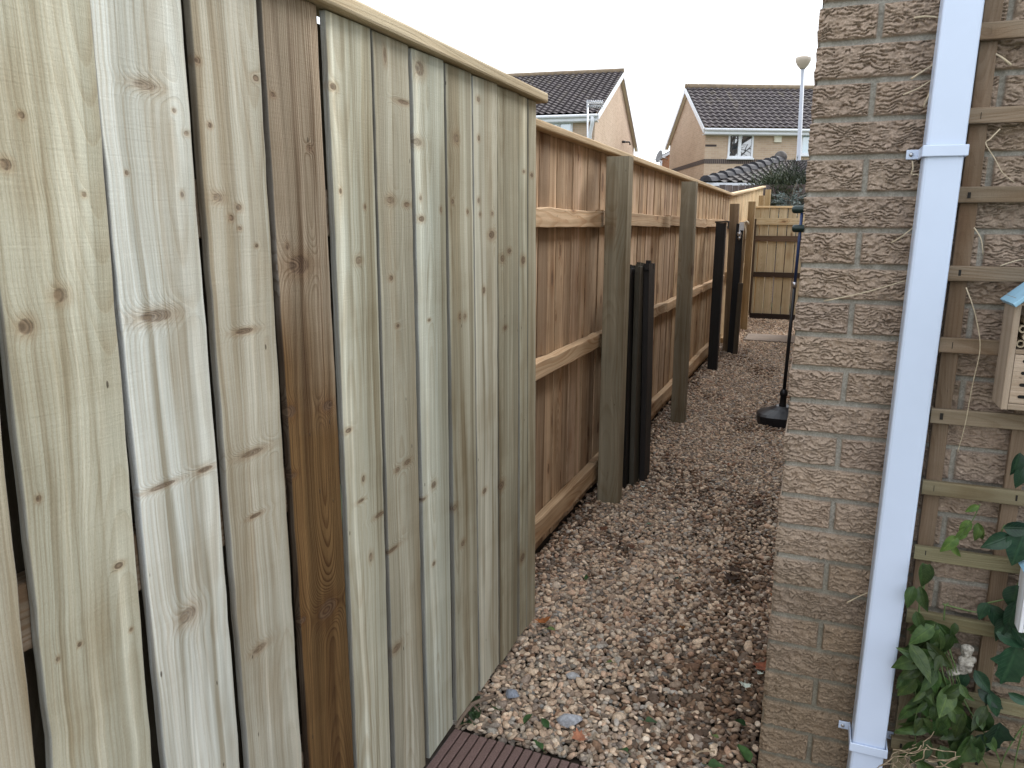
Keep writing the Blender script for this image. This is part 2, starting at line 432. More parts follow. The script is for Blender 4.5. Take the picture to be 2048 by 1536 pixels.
M_hole = simple('dark_void', (.008, .007, .006), .95, .1)
M_blue = simple('pale_blue_paint', (.29, .50, .64), .55, .12, 30., .35, .2)
M_whitepaint = simple('white_paint', (.76, .78, .82), .55, .06, 20., .35)
M_deck = tinted('deck_composite', .62, .3, 260., .5, .0012, .35)
M_straw = simple('dry_straw', (.33, .25, .165), .8, .3, 90.)
M_strawpale = simple('pale_straw', (.52, .43, .30), .75, .25, 90.)
M_stem = simple('green_stem', (.10, .15, .05), .6, .3, 60.)
M_twig = simple('twig_bark', (.16, .12, .09), .9, .3, 80., .2, .4)
M_leaf = leafmat('vine_leaf', (.030, .066, .022), (.062, .112, .038))
M_leafdark = leafmat('dark_leaf', (.016, .046, .024), (.03, .075, .036), .36)
M_fallen = tinted('fallen_leaf', .7, .3, 60., .4, .002, .3)
M_bamboo = simple('bamboo', (.36, .29, .2), .6, .2, 50.)
M_figure = tinted('weathered_resin', .8, .3, 130., .6, .002, .25)

# ------------------------------------------------------------------ the setting: ground
mb = MB(); mb.add([(-400, -400, -.03), (400, -400, -.03), (400, 600, -.03), (-400, 600, -.03)], [(0, 1, 2, 3)])
tag(mb.build('ground', simple('grass_ground', (.06, .08, .035), .95, .35, .6)), kind='structure')
mb = MB(); mb.add([(-1.12, -1.2, -.012), (1.6, -1.2, -.012), (1.6, 14.4, -.012), (-1.12, 14.4, -.012)], [(0, 1, 2, 3)])
tag(mb.build('path', M_soil), kind='structure')

# gravel: every pebble is a solid lump
def ico(sub):
    bm = bmesh.new(); bmesh.ops.create_icosphere(bm, subdivisions=sub, radius=1)
    v = np.array([x.co[:] for x in bm.verts]); f = np.array([[x.index for x in p.verts] for p in bm.faces]); bm.free(); return v, f
STONE_COL = np.array([(.43,.335,.24),(.50,.40,.295),(.37,.275,.195),(.28,.21,.155),(.42,.29,.20),(.50,.43,.35),(.25,.20,.165),(.30,.29,.275),(.20,.175,.155),(.37,.33,.28),(.50,.445,.37),(.31,.19,.125)])
STONE_P = np.array([.15,.15,.14,.13,.10,.07,.07,.05,.04,.05,.02,.03])
def dirt(x, y):
    d = fbm(x*2.6+3, y*2.0, 5, 3); a = sstep(.56, .74, d)*.4
    # trodden leaf mould beside the brick corner and along the fence foot
    a = np.maximum(a, np.exp(-(((x+.05)/.36)**2 + ((y-2.2)/.5)**2))*.92)
    a = np.maximum(a, np.exp(-(((x+.12)/.28)**2 + ((y-3.0)/.45)**2))*.6)
    a = np.maximum(a, sstep(-.86, -.98, x)*.5); return a
def height(x, y):
    return .014*(fbm(x*1.5, y*1.2, 31, 3)-.5) + .012*sstep(-.85, -1.0, x)
def pebbles(x0, x1, y0, y1, pitch, size, sub, zoff=0., keep=None):
    nx, ny = int((x1-x0)/pitch), int((y1-y0)/pitch)
    X, Y = np.meshgrid(np.arange(nx), np.arange(ny)); X = X.ravel(); Y = Y.ravel()
    x = x0 + (X + .5*(Y % 2) + RS.uniform(-.42, .42, X.size))*pitch; y = y0 + (Y + RS.uniform(-.42, .42, X.size))*pitch
    k = np.ones(x.size, bool) if keep is None else keep(x, y); x, y = x[k], y[k]; n = x.size
    v, f = ico(sub); nv = len(v)
    s = size*np.exp(RS.normal(0, .24, n)); big = RS.rand(n) < .025; s[big] *= 1.45
    ax = np.stack([s*RS.uniform(.9, 1.42, n), s*RS.uniform(.68, 1.0, n), s*RS.uniform(.38, .68, n)], 1)
    # lumpy: squash random directions
    P = np.repeat(v[None], n, 0)
    for k2 in range(4):
        dd = RS.normal(0, 1, (n, 3)); dd /= np.linalg.norm(dd, axis=1)[:, None]
        q = np.einsum('nij,nj->ni', P, dd); cut = RS.uniform(.45, .9, n)[:, None]
        P = P - np.maximum(q-cut, 0)[:, :, None]*dd[:, None, :]*.85
    P = P*ax[:, None, :]
    a = RS.uniform(0, 6.283, n); tx = RS.normal(0, .38, n); ty = RS.normal(0, .38, n)
    def rot(P, ang, i, j):
        c, s_ = np.cos(ang)[:, None], np.sin(ang)[:, None]; A, B = P[:, :, i].copy(), P[:, :, j].copy()
        P[:, :, i] = c*A - s_*B; P[:, :, j] = s_*A + c*B
    rot(P, tx, 1, 2); rot(P, ty, 0, 2); rot(P, a, 0, 1)
    z = height(x, y) + zoff + RS.normal(0, .0028, n)
    P += np.stack([x, y, z], 1)[:, None, :]
    ci = RS.choice(len(STONE_COL), n, p=STONE_P); col = STONE_COL[ci]*RS.uniform(.82, 1.25, (n, 1))*np.array([1.12, 1.10, 1.04])
    col = col.mean(1, keepdims=True)*.28 + col*.72; col = col*(np.array([1.34, 1.25, 1.18]) if zoff > 0 else .86)  # lower layer darkened: dirtier stones, with the shade between pebbles in their colour
    d = dirt(x, y); wet = (RS.rand(n) < d)[:, None]
    col = np.where(wet, col*np.array([.36, .29, .24])+.012, col)
    F_ = (f[None] + (np.arange(n)*nv)[:, None, None]).reshape(-1, 3)
    return P.reshape(-1, 3), F_, np.repeat(col, nv, 0)
Vs, Fs, Cs = [], [], []; base = 0
inpath = lambda x, y: ~((x > -.05) & (y > 1.78)) & ~((y < 1.75) & (x < -.46+.0) & (y > .9)) & ~((x < -.80) & (y < 2.30) & (x < -.87)) & ~((x > -.82) & (x < -.18) & (y > 9.92) & (y < 10.62))
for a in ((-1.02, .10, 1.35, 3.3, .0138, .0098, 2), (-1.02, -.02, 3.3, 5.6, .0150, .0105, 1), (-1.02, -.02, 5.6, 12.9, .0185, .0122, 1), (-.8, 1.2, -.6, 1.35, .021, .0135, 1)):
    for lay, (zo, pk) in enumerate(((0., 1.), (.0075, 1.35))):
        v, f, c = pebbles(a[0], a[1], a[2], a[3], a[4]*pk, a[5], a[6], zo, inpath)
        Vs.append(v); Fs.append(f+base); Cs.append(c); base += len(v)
V_, F_, C_ = np.concatenate(Vs), np.concatenate(Fs), np.concatenate(Cs)
me = bpy.data.meshes.new('gravel'); me.vertices.add(len(V_)); me.vertices.foreach_set('co', V_.astype(np.float32).ravel())
me.loops.add(F_.size); me.polygons.add(len(F_)); me.loops.foreach_set('vertex_index', F_.astype(np.int32).ravel())
me.polygons.foreach_set('loop_start', (np.arange(len(F_))*3).astype(np.int32)); me.polygons.foreach_set('use_smooth', np.ones(len(F_), bool)); me.update(calc_edges=True)
at = me.attributes.new('tint', 'FLOAT_COLOR', 'POINT'); at.data.foreach_set('color', np.concatenate([C_, np.ones((len(C_), 1))], 1).astype(np.float32).ravel())
me.materials.append(M_stone); gravel = bpy.data.objects.new('gravel', me); C.objects.link(gravel)
tag(gravel, 'buff and brown pea gravel covering the narrow side path', 'gravel', kind='stuff')

# ------------------------------------------------------------------ brick house on the right
YW, XC = 1.8056, -.038; Z0 = 1.8454; PITCHZ = .075
house = thing('brick_house', 'buff split-face brick house corner beside the gravel path', 'house', (XC, YW, 0))
MORT = .0102
def brick_relief(Xs, Zs):
    """height of the brick face over the mortar bed and its colour, over wall coordinates (metres from the corner, height)"""
    row = np.floor((Z0 - Zs)/PITCHZ).astype(int); fz = (Z0-Zs)/PITCHZ - row          # 0 = mortar line above
    odd = (row % 2) == 1
    wob = (fbm(Xs*9, Zs*9, 3, 2)-.5)*.003
    xx = Xs + wob
    u = np.where(odd, xx, xx + .1125)                                               # stretchers .225, headers offset half
    col = np.floor(u/.225).astype(int); fu = u/.225 - col
    dz = np.minimum(fz, 1-fz)*PITCHZ + (fbm(Xs*16, Zs*16, 8, 2)-.5)*.0025; du = np.minimum(fu, 1-fu)*.225
    du = np.where((col == 0) & (fu < .5) & odd, .2, du)
    du = np.where((~odd) & (xx < .06), np.minimum(.2, np.abs(1-fu)*.225), du)
    d = np.minimum(dz, du) - MORT/2
    inb = sstep(-.001, .0015, d)
    # bark-like fissures
    s1 = fbm(Xs*38, Zs*52, 21, 4); s2 = fbm(Xs*95+7, Zs*150, 22, 3); warp = fbm(Xs*30+4, Zs*30, 23, 3)
    ph = Zs/.0074 + 3.4*warp + 1.8*s1 + 1.3*s2; fr = ph - np.floor(ph); mk = sstep(.34, .54, fbm(Xs*58+row*3.7, Zs*80, 24, 3))
    fis = (1-sstep(.04, .21, np.abs(fr-.2)))*mk; scale_ = 4*fr*(1-fr)*mk
    h = .0058 + .0075*(s1-.5) + .0056*(s2-.5)*2 - .0078*fis + .0020*scale_ + .0022*(fbm(Xs*330, Zs*330, 29, 2)-.5)
    h = h*sstep(-.001, .0035, d) + .0015
    mort = -.0035 + .003*(fbm(Xs*60, Zs*60, 25, 3)-.5)*2
    hh = mort*(1-inb) + h*inb
    rid = vnoise(col*7.3+row*3.1, row*5.7+col*1.9, 77); rid2 = vnoise(col*3.3+row*9.1+.5, row*2.7+.3, 78)
    a = np.array([.375, .280, .213]); b = np.array([.325, .252, .202]); c = np.array([.40, .315, .238])
    t = a[None, None]*(1-rid[..., None]) + b[None, None]*rid[..., None]; t = t*(1-.45*rid2[..., None]) + c*.45*rid2[..., None]
    t = t*(.86 + .28*fbm(Xs*70, Zs*110, 26, 3)[..., None])
    fl = (vnoise(Xs*330, Zs*330, 40) > .93)[..., None]; t = np.where(fl, t*1.45, t)
    m = np.array([.345, .325, .285])*(.8 + .4*fbm(Xs*22, Zs*22, 27, 4)[..., None])
    T = m*(1-inb[..., None]) + t*inb[..., None]
    damp = sstep(.85, .25, Zs + (fbm(Xs*7, Zs*7, 50, 3)-.5)*.5)*.66                   # damp, algae-stained foot of the wall
    T = T*(1-damp[..., None]*np.array([.5, .52, .62]))
    return hh, T
xs = np.concatenate([np.arange(0, .20, .0014), np.arange(.20, .60, .0022)]); zs = np.arange(.0, 2.02, .0015)
Xg, Zg = np.meshgrid(xs, zs); hh, T = brick_relief(Xg, Zg)
rcorner = .004*(1-sstep(0, .006, Xg))
Pm = np.stack([XC + Xg - (hh*.33)*(Xg < .001), YW - hh + rcorner, Zg], -1)
# a few millimetres of the returning side face so the corner has a real broken edge
side_s = np.array([.30, .12, .05, .02, .008, .003]); n_s = len(side_s)
edge = hh[:, :1]*.55; et = T[:, :1]
Ps = np.stack([np.repeat(XC - edge*.6, n_s, 1) + 0*side_s, np.repeat(YW - 0*edge, n_s, 1) + side_s, np.repeat(Zg[:, :1], n_s, 1)], -1)
Pm = np.concatenate([Ps, Pm], 1); T = np.concatenate([np.repeat(et, n_s, 1), T], 1)
grid_mesh('brick_face', Pm, M_brick, T, None, True, house)
def wallquad(mb, a, b, z0, z1, off=0.):
    a, b = Vector(a), Vector(b); L = (b-a).length
    mb.add([(a.x, a.y, z0), (b.x, b.y, z0), (b.x, b.y, z1), (a.x, a.y, z1)], [(0, 1, 2, 3)], [(off, 0, z0), (off+L, 0, z0), (off+L, 0, z1), (off, 0, z1)])
mb = MB(); HT = 2.55; xe = XC + .598
wallquad(mb, (xe, YW-.002, 0), (4.5, YW-.002, 0), 0, HT, .6); wallquad(mb, (XC, YW-.002, 0), (xe, YW-.002, 0), 2.019, HT)
wallquad(mb, (XC-.004, 11.2, 0), (XC-.004, YW+.3, 0), 0, HT); wallquad(mb, (XC-.004, YW+.3, 0), (XC-.004, YW-.001, 0), 2.019, HT)
wallquad(mb, (4.5, YW, 0), (4.5, 11.2, 0), 0, HT); wallquad(mb, (4.5, 11.2, 0), (XC, 11.2, 0), 0, HT)
mb.build('wall', M_brickside, house)
mb = MB(); mx_ = (XC+4.5)/2; r_ = 4.0
A = [(XC-.02, YW-.02, HT), (4.52, YW-.02, HT), (4.52, 11.22, HT), (XC-.02, 11.22, HT)]; R1, R2 = (mx_, YW+1.6, r_), (mx_, 9.6, r_)
mb.add(A+[R1, R2], [(0, 1, 4), (1, 2, 5, 4), (2, 3, 5), (3, 0, 4, 5), (3, 2, 1, 0)])
mb.build('roof', simple('brown_roof_tile', (.06, .045, .04), .85, .3, 9.), house)

# downpipe
pipe = thing('downpipe', 'white square rainwater downpipe fixed to the brick wall', 'downpipe', (.2, 1.76, .2))
tp = [gy(1888, 10, 1.72), gy(1968, 10, 1.72)]; bp = [gy(1703, 1500, 1.72), gy(1770, 1500, 1.72)]
tc = (tp[0]+tp[1])/2; bc = (bp[0]+bp[1])/2; ax = (tc-bc).normalized(); pw = .0675
P0 = bc - ax*.20 + Vector((0, .0325, 0)); P1 = tc + ax*.75 + Vector((0, .0325, 0))
mb = MB(); mb.board(P0, P1, pw, .065, (0, -1, 0), (1, 1, 1), rad=.006); mb.build('pipe', M_upvc, pipe)
def bracket(px, py, tilt=0.):
    c = gy(px, py, 1.715); c = Vector((bc.x + ax.x*(c.z-bc.z)/ax.z, 1.72, c.z))
    mb = MB(); hw = pw/2 + .0035
    mb.board(c+Vector((-hw-.001, -.0045, 0)), c+Vector((hw+.001, -.0045, 0)), .021, .004, (0, -1, 0), rad=.0015)
    for sx in (-1, 1):
        mb.board(c+Vector((sx*hw, -.004, 0)), c+Vector((sx*hw, .074, 0)), .021, .004, (sx, 0, 0), rad=.0015)
        mb.board(c+Vector((sx*hw, .073, 0)), c+Vector((sx*(hw+.023), .073, 0)), .019, .004, (0, -1, 0), rad=.0018)
    o = mb.build('bracket', M_upvc, pipe)
    for sx in (-1, 1):
        mb = MB(); mb.lathe([(.0042, 0), (.0042, .0018), (.002, .003)], c+Vector((sx*(hw+.014), .0705, 0)), (0, -1, 0), 10); mb.build('screw', M_steel, o)
    return o
bracket(1890, 301); bracket(1740, 1502)

# trellis
trel = thing('trellis', 'weathered brown square trellis with green algae on its lower slats', 'trellis', (.6, 1.765, .2))
def trel_tint(z, base):
    g = max(0, min(1, (1.08-z)/.35)) if z < 1.08 else 0; g *= 1 if z > .33 else .6
    return tuple(base[i]*(1-g*.6) + (.20, .20, .105)[i]*g*.6 for i in range(3))
zh = [1.762+.15, 1.762, 1.611, 1.465, 1.315, 1.169, 1.021, .866, .72, .568, .398, .255, .11]
for i, z in enumerate(zh):
    dz = random.uniform(-.002, .002); t = trel_tint(z, (.215, .165, .115)); k = random.uniform(.9, 1.15)
    mb = MB(); mb.board((.241, 1.759, z), (1.85, 1.759, z+dz), .030, .015, (0, -1, 0), tuple(c*k for c in t), segs=12, rad=.002, warp=.0015, jit=.0005)
    for xx in (.262, .412, .567, .722):
        mb.box((xx-.0016+random.uniform(-.004, .004), 1.7508, z-.006), (xx+.001, 1.7514, z+.005+random.uniform(0, .003)), tint=(.02, .018, .015))
    mb.build('slat', M_trel, trel)
for x in (.263, .405, .557, .709, .861, 1.013, 1.165, 1.317, 1.469, 1.621, 1.773):
    mb = MB(); mb.board((x, 1.775, .02), (x+.001, 1.775, 2.0), .031, .015, (0, -1, 0), segs=16, rad=.002, warp=.001, jit=.0005,
                        tfun=lambda l, a: tuple(c*.85 for c in trel_tint(l+.55, (.215, .155, .105))))
    mb.build('upright', M_trel, trel)

# ------------------------------------------------------------------ pale fence, close on the left
XF = -.834
pale = thing('pale_timber_fence', 'new pale timber fence of upright boards with one dark brown stained board', 'fence', (XF, .8, 0))
# board edges read at two heights (left, right, at rows 300 and 1200), base colour, knots (px, py, half-size in px, elongation)
LN = lambda r, g, b: tuple(((c/255+.055)/1.055)**2.4 for c in (r, g, b))
_=0
BOARDS = [
 (None, (42), LN(176,169,140), []),
 ((-18, 70), (189, 280), LN(174,167,144), [(120,590,19,1.),(50,655,20,1.),(10,330,14,1.),(40,231,8,1.),(165,388,5,1.4),(238,1131,12,.7),(75,1000,7,1.2),(160,1290,6,1),(117,1320,5,1.3),(262,1260,5,1.2)]),
 ((207, 300), (382, 457), LN(181,178,166), [(287,170,24,.5),(312,632,34,.5),(325,972,30,.22),(378,1230,26,.8),(250,345,4,1.6),(364,390,5,1.6),(345,222,5,1.),(370,268,7,1.),(410,940,16,.45)]),
 ((402, 472), (531, 585), LN(172,163,144), [(395,120,8,1.),(510,157,8,1.),(420,250,7,1.),(437,395,15,.8),(478,415,9,1),(463,436,8,1),(480,457,6,1),(490,662,20,.4),(505,905,26,.35),(513,492,5,.8),(512,1030,14,.4),(520,1295,16,.6)]),
 ((542, 597), (647, 692), LN(104,80,50), [(598,530,32,.8),(546,189,7,1.),(619,297,8,1.),(580,822,18,1.),(655,812,18,.8),(586,950,12,.7),(655,1218,30,.9),(605,1240,9,1.),(575,492,7,1.5)]),
 ((662, 700), (746, 775), LN(172,166,144), [(666,173,9,1.),(716,521,10,1.2),(680,382,4,1.8),(728,414,4,1.8),(697,861,10,.7),(722,1002,8,.6),(727,958,5,2.),(760,1030,12,.5),(742,1115,6,2.4)]),
 ((750, 781), (821, 845), LN(155,146,124), [(768,110,5,4.),(805,205,14,.4),(780,400,12,.9),(812,410,9,.8),(781,556,7,1.),(795,652,6,1.),(795,940,8,1.),(815,925,12,.7),(795,1296,14,.8),(785,1100,14,.4)]),
 ((826, 851), (889, 904), LN(166,164,146), [(838,136,14,1.4),(834,283,14,.8),(840,395,4,2.),(880,420,4,2.),(842,437,9,.9),(868,970,9,1.2),(845,1000,9,.6),(858,640,5,1.),(869,1127,5,1.2)]),
 ((893, 909), (946, 955), LN(160,153,131), [(912,276,9,1.5),(905,402,4,1.8),(935,424,4,1.8),(919,633,5,1.8),(929,633,5,1.8),(909,1014,8,1.2),(925,1086,7,1.3)]),
 ((947, 958), (994, 999), LN(170,163,142), [(983,470,9,1.2),(956,197,5,1.5),(957,275,4,2),(957,400,4,2),(960,428,4,1.5),(984,428,4,1.5),(970,981,7,1.1),(968,580,5,2.)]),
 ((995, 999.5), (1037, 1037), LN(152,144,120), [(1005,516,7,1.4),(1018,502,6,1.3),(1003,970,9,1.4),(1010,655,6,1.)]),
 ((1038, 1038), (1055, 1053.5), LN(168,162,138), [(1046,520,7,1.6),(1048,343,4,1.2),(1044,1115,7,1.7)]),
 ((1056, 1054.5), (1072.5, 1071), LN(166,158,134), [(1063,350,5,1.2)]),
]
ZB, ZT = .045, 1.765
def yz(px, py): p = gx(px, py, XF); return p.y, p.z
def board_span(e):
    (a3, a12), = [e]
    y1, z1 = yz(a3, 300); y2, z2 = yz(a12, 1200)
    return lambda z: y1 + (y2-y1)*(z-z1)/(z2-z1)
edges = []
rng = random.Random(3)
labels = {4: 'dark brown stained board with black knots', 2: 'whitish board with brown knots', 1: 'broad greenish beige board with large round knots'}
yl = None
specs = []
for i, bd in enumerate(BOARDS):
    if bd[0] is None: continue
    f0, f1 = board_span(bd[0]), board_span(bd[1]); specs.append((f0, f1, bd[2], bd[3], i))
f0 = specs[0][0]
for k in range(5):                                          # the fence runs on past the camera
    off = .018 + .162*k
    specs.insert(0, ((lambda z, o=off, b=f0: b(z)-o-.144), (lambda z, o=off, b=f0: b(z)-o), LN(176-rng.random()*14, 168-rng.random()*14, 141-rng.random()*12), [], 0))
for (f0, f1, col, kn, i) in specs:
    e0, e1 = (f0(ZB)+f1(ZB))/2, (f0(ZT)+f1(ZT))/2; wdt = ((f1(ZB)-f0(ZB)) + (f1(ZT)-f0(ZT)))/2
    p0, p1 = Vector((XF-.0065, e0, ZB+rng.uniform(-.006, .004))), Vector((XF-.0065, e1, ZT))
    L = (p1-p0).length; wdt -= .0025 if i >= 5 else 0.; mc = sum(col)/3; col = tuple((mc*.22 + c*.78)*k_ for c, k_ in zip(col, (1.05, 1.10, 1.10))) if i != 4 else col
    knots = []
    for (px, py, r, el) in kn:
        q = gx(px, py, XF); dist = abs(XF)/max(.2, abs(ray(px, py)[0]))     # distance scale
        depth = (Vector((q.x, q.y, q.z-EYE))).length
        px_m = F/depth; ca = math.cos(math.atan2(q.y, -q.x))                # foreshortening across the board
        yc = e0 + (e1-e0)*(q.z-p0.z)/(p1.z-p0.z)
        knots.append((q.y-yc, q.z-p0.z, max(.003, r/px_m/max(ca, .35)*(.58 if el >= .7 else .8)), max(.003, r*el/px_m*.7)))
    knots = [(k[0], k[1], min(k[2], .034), min(k[3], .034)) for k in knots]
    rn = (rng.random(), rng.random(), rng.random())
    tf = None
    if i == 4:
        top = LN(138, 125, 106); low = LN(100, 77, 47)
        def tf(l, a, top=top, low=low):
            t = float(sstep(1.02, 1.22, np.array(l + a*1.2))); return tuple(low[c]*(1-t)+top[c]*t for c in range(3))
    dark = i == 4
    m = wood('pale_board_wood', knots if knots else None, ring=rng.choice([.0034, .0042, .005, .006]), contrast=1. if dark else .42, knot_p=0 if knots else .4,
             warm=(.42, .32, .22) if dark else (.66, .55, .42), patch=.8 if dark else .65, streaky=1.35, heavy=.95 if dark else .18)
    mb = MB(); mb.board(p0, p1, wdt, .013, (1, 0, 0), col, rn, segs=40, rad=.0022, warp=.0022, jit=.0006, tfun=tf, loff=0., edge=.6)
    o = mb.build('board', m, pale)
    if i in labels: o['label'] = labels[i]
YE = specs[-1][1](1.0); YN = -.75
mb = MB(); mb.board((XF-.014, YN, ZT+.0155), (XF-.014, YE+.012, ZT+.018), .075, .030, (0, 0, 1), LN(182,168,140), segs=30, rad=.006, warp=.001)
mb.build('capping', M_cap, pale)
for z in (.36, .935, 1.42):
    mb = MB(); mb.board((XF-.034, YN, z), (XF-.034, YE-.01, z), .085, .038, (1, 0, 0), (.20, .155, .11), segs=8, rad=.004); mb.build('rail', M_rail, pale)
mb = MB()
y = YN+.03
while y < YE-.05:                                           # boards on the back of the rails, closing the gaps
    mb.board((XF-.066, y, ZB), (XF-.066, y+rng.uniform(-.004, .004), ZT-.005), .128, .020, (1, 0, 0), (.07, .06, .045), segs=4); y += .162
mb.build('back_panel', M_brown, pale)
for y in (.0, 1.9):
    mb = MB(); mb.board((XF-.135, y, -.1), (XF-.135, y, 1.72), .095, .095, (1, 0, 0), (.22, .18, .12), segs=4); mb.build('post', M_post, pale)

# ------------------------------------------------------------------ brown fence down the path, seen from its rail side
XB = -1.03
brown = thing('brown_timber_fence', 'long warm brown timber fence with posts and three rails along the path', 'fence', (XB, 5.5, 0))
YK = gx(1466, 394, -.992).y
mb = MB(); y = 2.05; i = 0
BT = [LN(178,156,130), LN(166,144,119), LN(188,166,140), LN(156,134,110), LN(176,153,126), LN(182,160,137)]
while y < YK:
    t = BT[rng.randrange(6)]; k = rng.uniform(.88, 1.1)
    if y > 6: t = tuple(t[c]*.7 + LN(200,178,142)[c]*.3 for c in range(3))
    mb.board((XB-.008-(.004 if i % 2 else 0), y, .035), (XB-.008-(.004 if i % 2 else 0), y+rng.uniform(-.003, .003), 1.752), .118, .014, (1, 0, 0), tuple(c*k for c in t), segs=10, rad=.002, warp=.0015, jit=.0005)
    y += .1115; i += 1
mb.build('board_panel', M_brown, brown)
mb = MB(); mb.board((XB+.004, 2.2, 1.767), (XB+.004, YK, 1.772), .072, .030, (0, 0, 1), LN(194,174,142), segs=40, rad=.006, warp=.002); mb.build('capping', M_cap, brown)
ROUGH = [(2.08, 3.70), (3.70, 5.50), (5.50, 7.35), (7.35, 9.05)]
for (z, hgt, dep) in ((1.437, .072, .040), (.838, .066, .045), (.160, .088, .042)):
    for (a, b) in ROUGH:
        mb = MB(); k = rng.uniform(.92, 1.06); t = LN(186*k, 162*k, 132*k)
        mb.board((XB+dep/2, a+.004, z+rng.uniform(-.006, .006)), (XB+dep/2, b-.004, z+rng.uniform(-.006, .006)), hgt, dep, (1, 0, 0), t, segs=14, rad=.003, warp=.002, jit=.0018)
        mb.build('rail', M_rail, brown)
mb = MB(); mb.board((XB-.02, 2.05, -.03), (XB-.02, YK, -.03), .12, .02, (1, 0, 0), (.05, .04, .03), segs=6); mb.build('gravel_board', M_brown, brown)
def post(x0, x1, y, top, t, base=-.1, dep=.1, name='post', mat=None, parent=brown, lean=0.):
    mb = MB(); mb.board(((x0+x1)/2, y+dep/2, base), ((x0+x1)/2+lean, y+dep/2, top), x1-x0, dep, (0, -1, 0), t, segs=12, rad=.004, warp=.0015)
    return mb.build(name, mat or M_post, parent)
post(-.964, -.856, 3.65, 1.722, LN(138,131,112), lean=-.008)
post(-.912, -.814, 5.45, 1.703, LN(126,119,102), lean=-.006)
post(-.942, -.848, 8.92, 1.652, LN(120,103,82), lean=-.02)
# the end bay beyond the kink, its top sloping up
sl = thing('sloping_timber_fence', 'pale sunlit end bay of timber fence with its top sloping upward', 'fence', (XB, 11.5, 0))
E1 = gx(1531, 372, -1.0); zt = lambda y: 1.752 + (E1.z-.03-1.752)*(y-YK)/(E1.y-YK)
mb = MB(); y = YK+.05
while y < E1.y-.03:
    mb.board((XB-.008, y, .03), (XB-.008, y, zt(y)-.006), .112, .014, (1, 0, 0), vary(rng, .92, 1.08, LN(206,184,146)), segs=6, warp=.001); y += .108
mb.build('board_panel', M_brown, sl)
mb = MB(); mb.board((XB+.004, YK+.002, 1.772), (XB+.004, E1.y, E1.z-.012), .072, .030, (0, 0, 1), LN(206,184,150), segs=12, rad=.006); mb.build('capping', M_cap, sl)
for z in (1.43, .84, .05):
    mb = MB(); mb.board((XB+.02, YK+.01, z), (XB+.02, E1.y, z+.03), .075, .04, (1, 0, 0), LN(196,170,132), segs=8); mb.build('rail', M_rail, sl)
a, b = gy(1497, 403, 11.0), gy(1511, 403, 11.0); post(a.x, b.x, 11.0, a.z, LN(150,130,98), parent=sl)
a, b = gy(1518, 391, 13.0), gy(1529, 391, 13.0); post(a.x, b.x, 13.0, a.z, LN(150,130,98), parent=sl)
a, b = gy(1531, 379, 13.5), gy(1542, 379, 13.5); post(a.x, b.x, 13.5, a.z, LN(166,146,112), parent=sl)

# black post, old boards, bolt post
bp_ = thing('black_fence_post', 'thick black post with a small cap, standing before the brown fence', 'post', (-.905, 7.72, 0))
post(-.948, -.858, 7.68, 1.44, (.016, .017, .018), name='shaft', mat=M_black, parent=bp_)
mb = MB(); mb.board((-.957, 7.73, 1.447), (-.828, 7.73, 1.452), .11, .014, (0, 0, 1), (.014, .015, .016), segs=3, rad=.003)
mb.board((-.835, 7.70, 1.385), (-.835, 7.70, 1.444), .04, .012, (1, 0, 0), (.014, .015, .016)); mb.build('cap', M_black, bp_)
def plank(x, y0, wd_, th, z1, t, lab, lean=0., name='plank', grp='old boards leaning against the brown fence'):
    mb = MB(); mb.board((x, y0+wd_/2, .0), (x+lean+random.uniform(-.004, .004), y0+wd_/2+random.uniform(-.02, .03), z1), wd_, th, (1, 0, 0), t, segs=10, rad=.003, warp=.002, jit=.0012)
    for q in range(5):                                     # broken fibres on the old top end
        yy = y0 + wd_*(q+.5)/5; mb.board((x+lean, yy, z1-.03), (x+lean*1.02, yy+.004, z1+random.uniform(-.004, .022)), wd_/5.2, th*random.uniform(.5, .92), (1, 0, 0), t, rad=.002)
    o = mb.build(name, M_black, None); return tag(o, lab, 'board', grp)
plank(-.945, 3.80, .15, .03, 1.02, (.018, .02, .024), 'short black board tucked behind the brown post, lowest of the old boards', -.02)
plank(-.895, 3.92, .16, .030, 1.185, (.022, .021, .020), 'black old board with a pale bare top, beside the short board', -.02)
plank(-.858, 3.98, .15, .028, 1.195, (.075, .07, .055), 'grey green weathered old board in the middle of the leaning stack', -.02)
plank(-.822, 4.06, .15, .030, 1.205, (.024, .022, .022), 'outermost dark old board of the leaning stack, nearest the gravel path', -.022)

ob = thing('old_gate_post', 'narrow black upright board with steel bolt hardware beside the brown post', 'gate post', (-.83, 8.85, 0))
mb = MB(); mb.board((-.845, 8.86, .0), (-.835, 8.86, 1.44), .075, .05, (0, -1, 0), (.013, .014, .016), segs=8, rad=.003); mb.build('shaft', M_black, ob)
mb = MB(); mb.board((-.790, 8.80, .0), (-.782, 8.80, .80), .05, .05, (0, -1, 0), (.085, .07, .05), segs=8, rad=.003, warp=.001, jit=.001); mb.build('stake', M_post, ob)
mb = MB(); mb.board((-.792, 8.90, .75), (-.780, 8.90, 1.47), .028, .03, (0, -1, 0), (.26, .19, .12), segs=6, rad=.002); mb.build('closing_strip', M_rail, ob)
a = gy(1478, 470, 8.78); mb = MB()
mb.lathe([(.018, 0), (.024, .006), (.024, .014), (.012, .02)], a + Vector((0, .03, .012)), (0, -1, 0), 14)
mb.lathe([(.012, 0), (.016, .005), (.016, .012), (.006, .016)], a + Vector((.004, .03, -.032)), (0, -1, 0), 12)
mb.tube([a+Vector((-.006, .022, .05)), a+Vector((.012, .015, .03)), a+Vector((.016, .02, -.03)), a+Vector((.0, .02, -.055))], .005, 8)
mb.build('padlock', M_steel, ob)
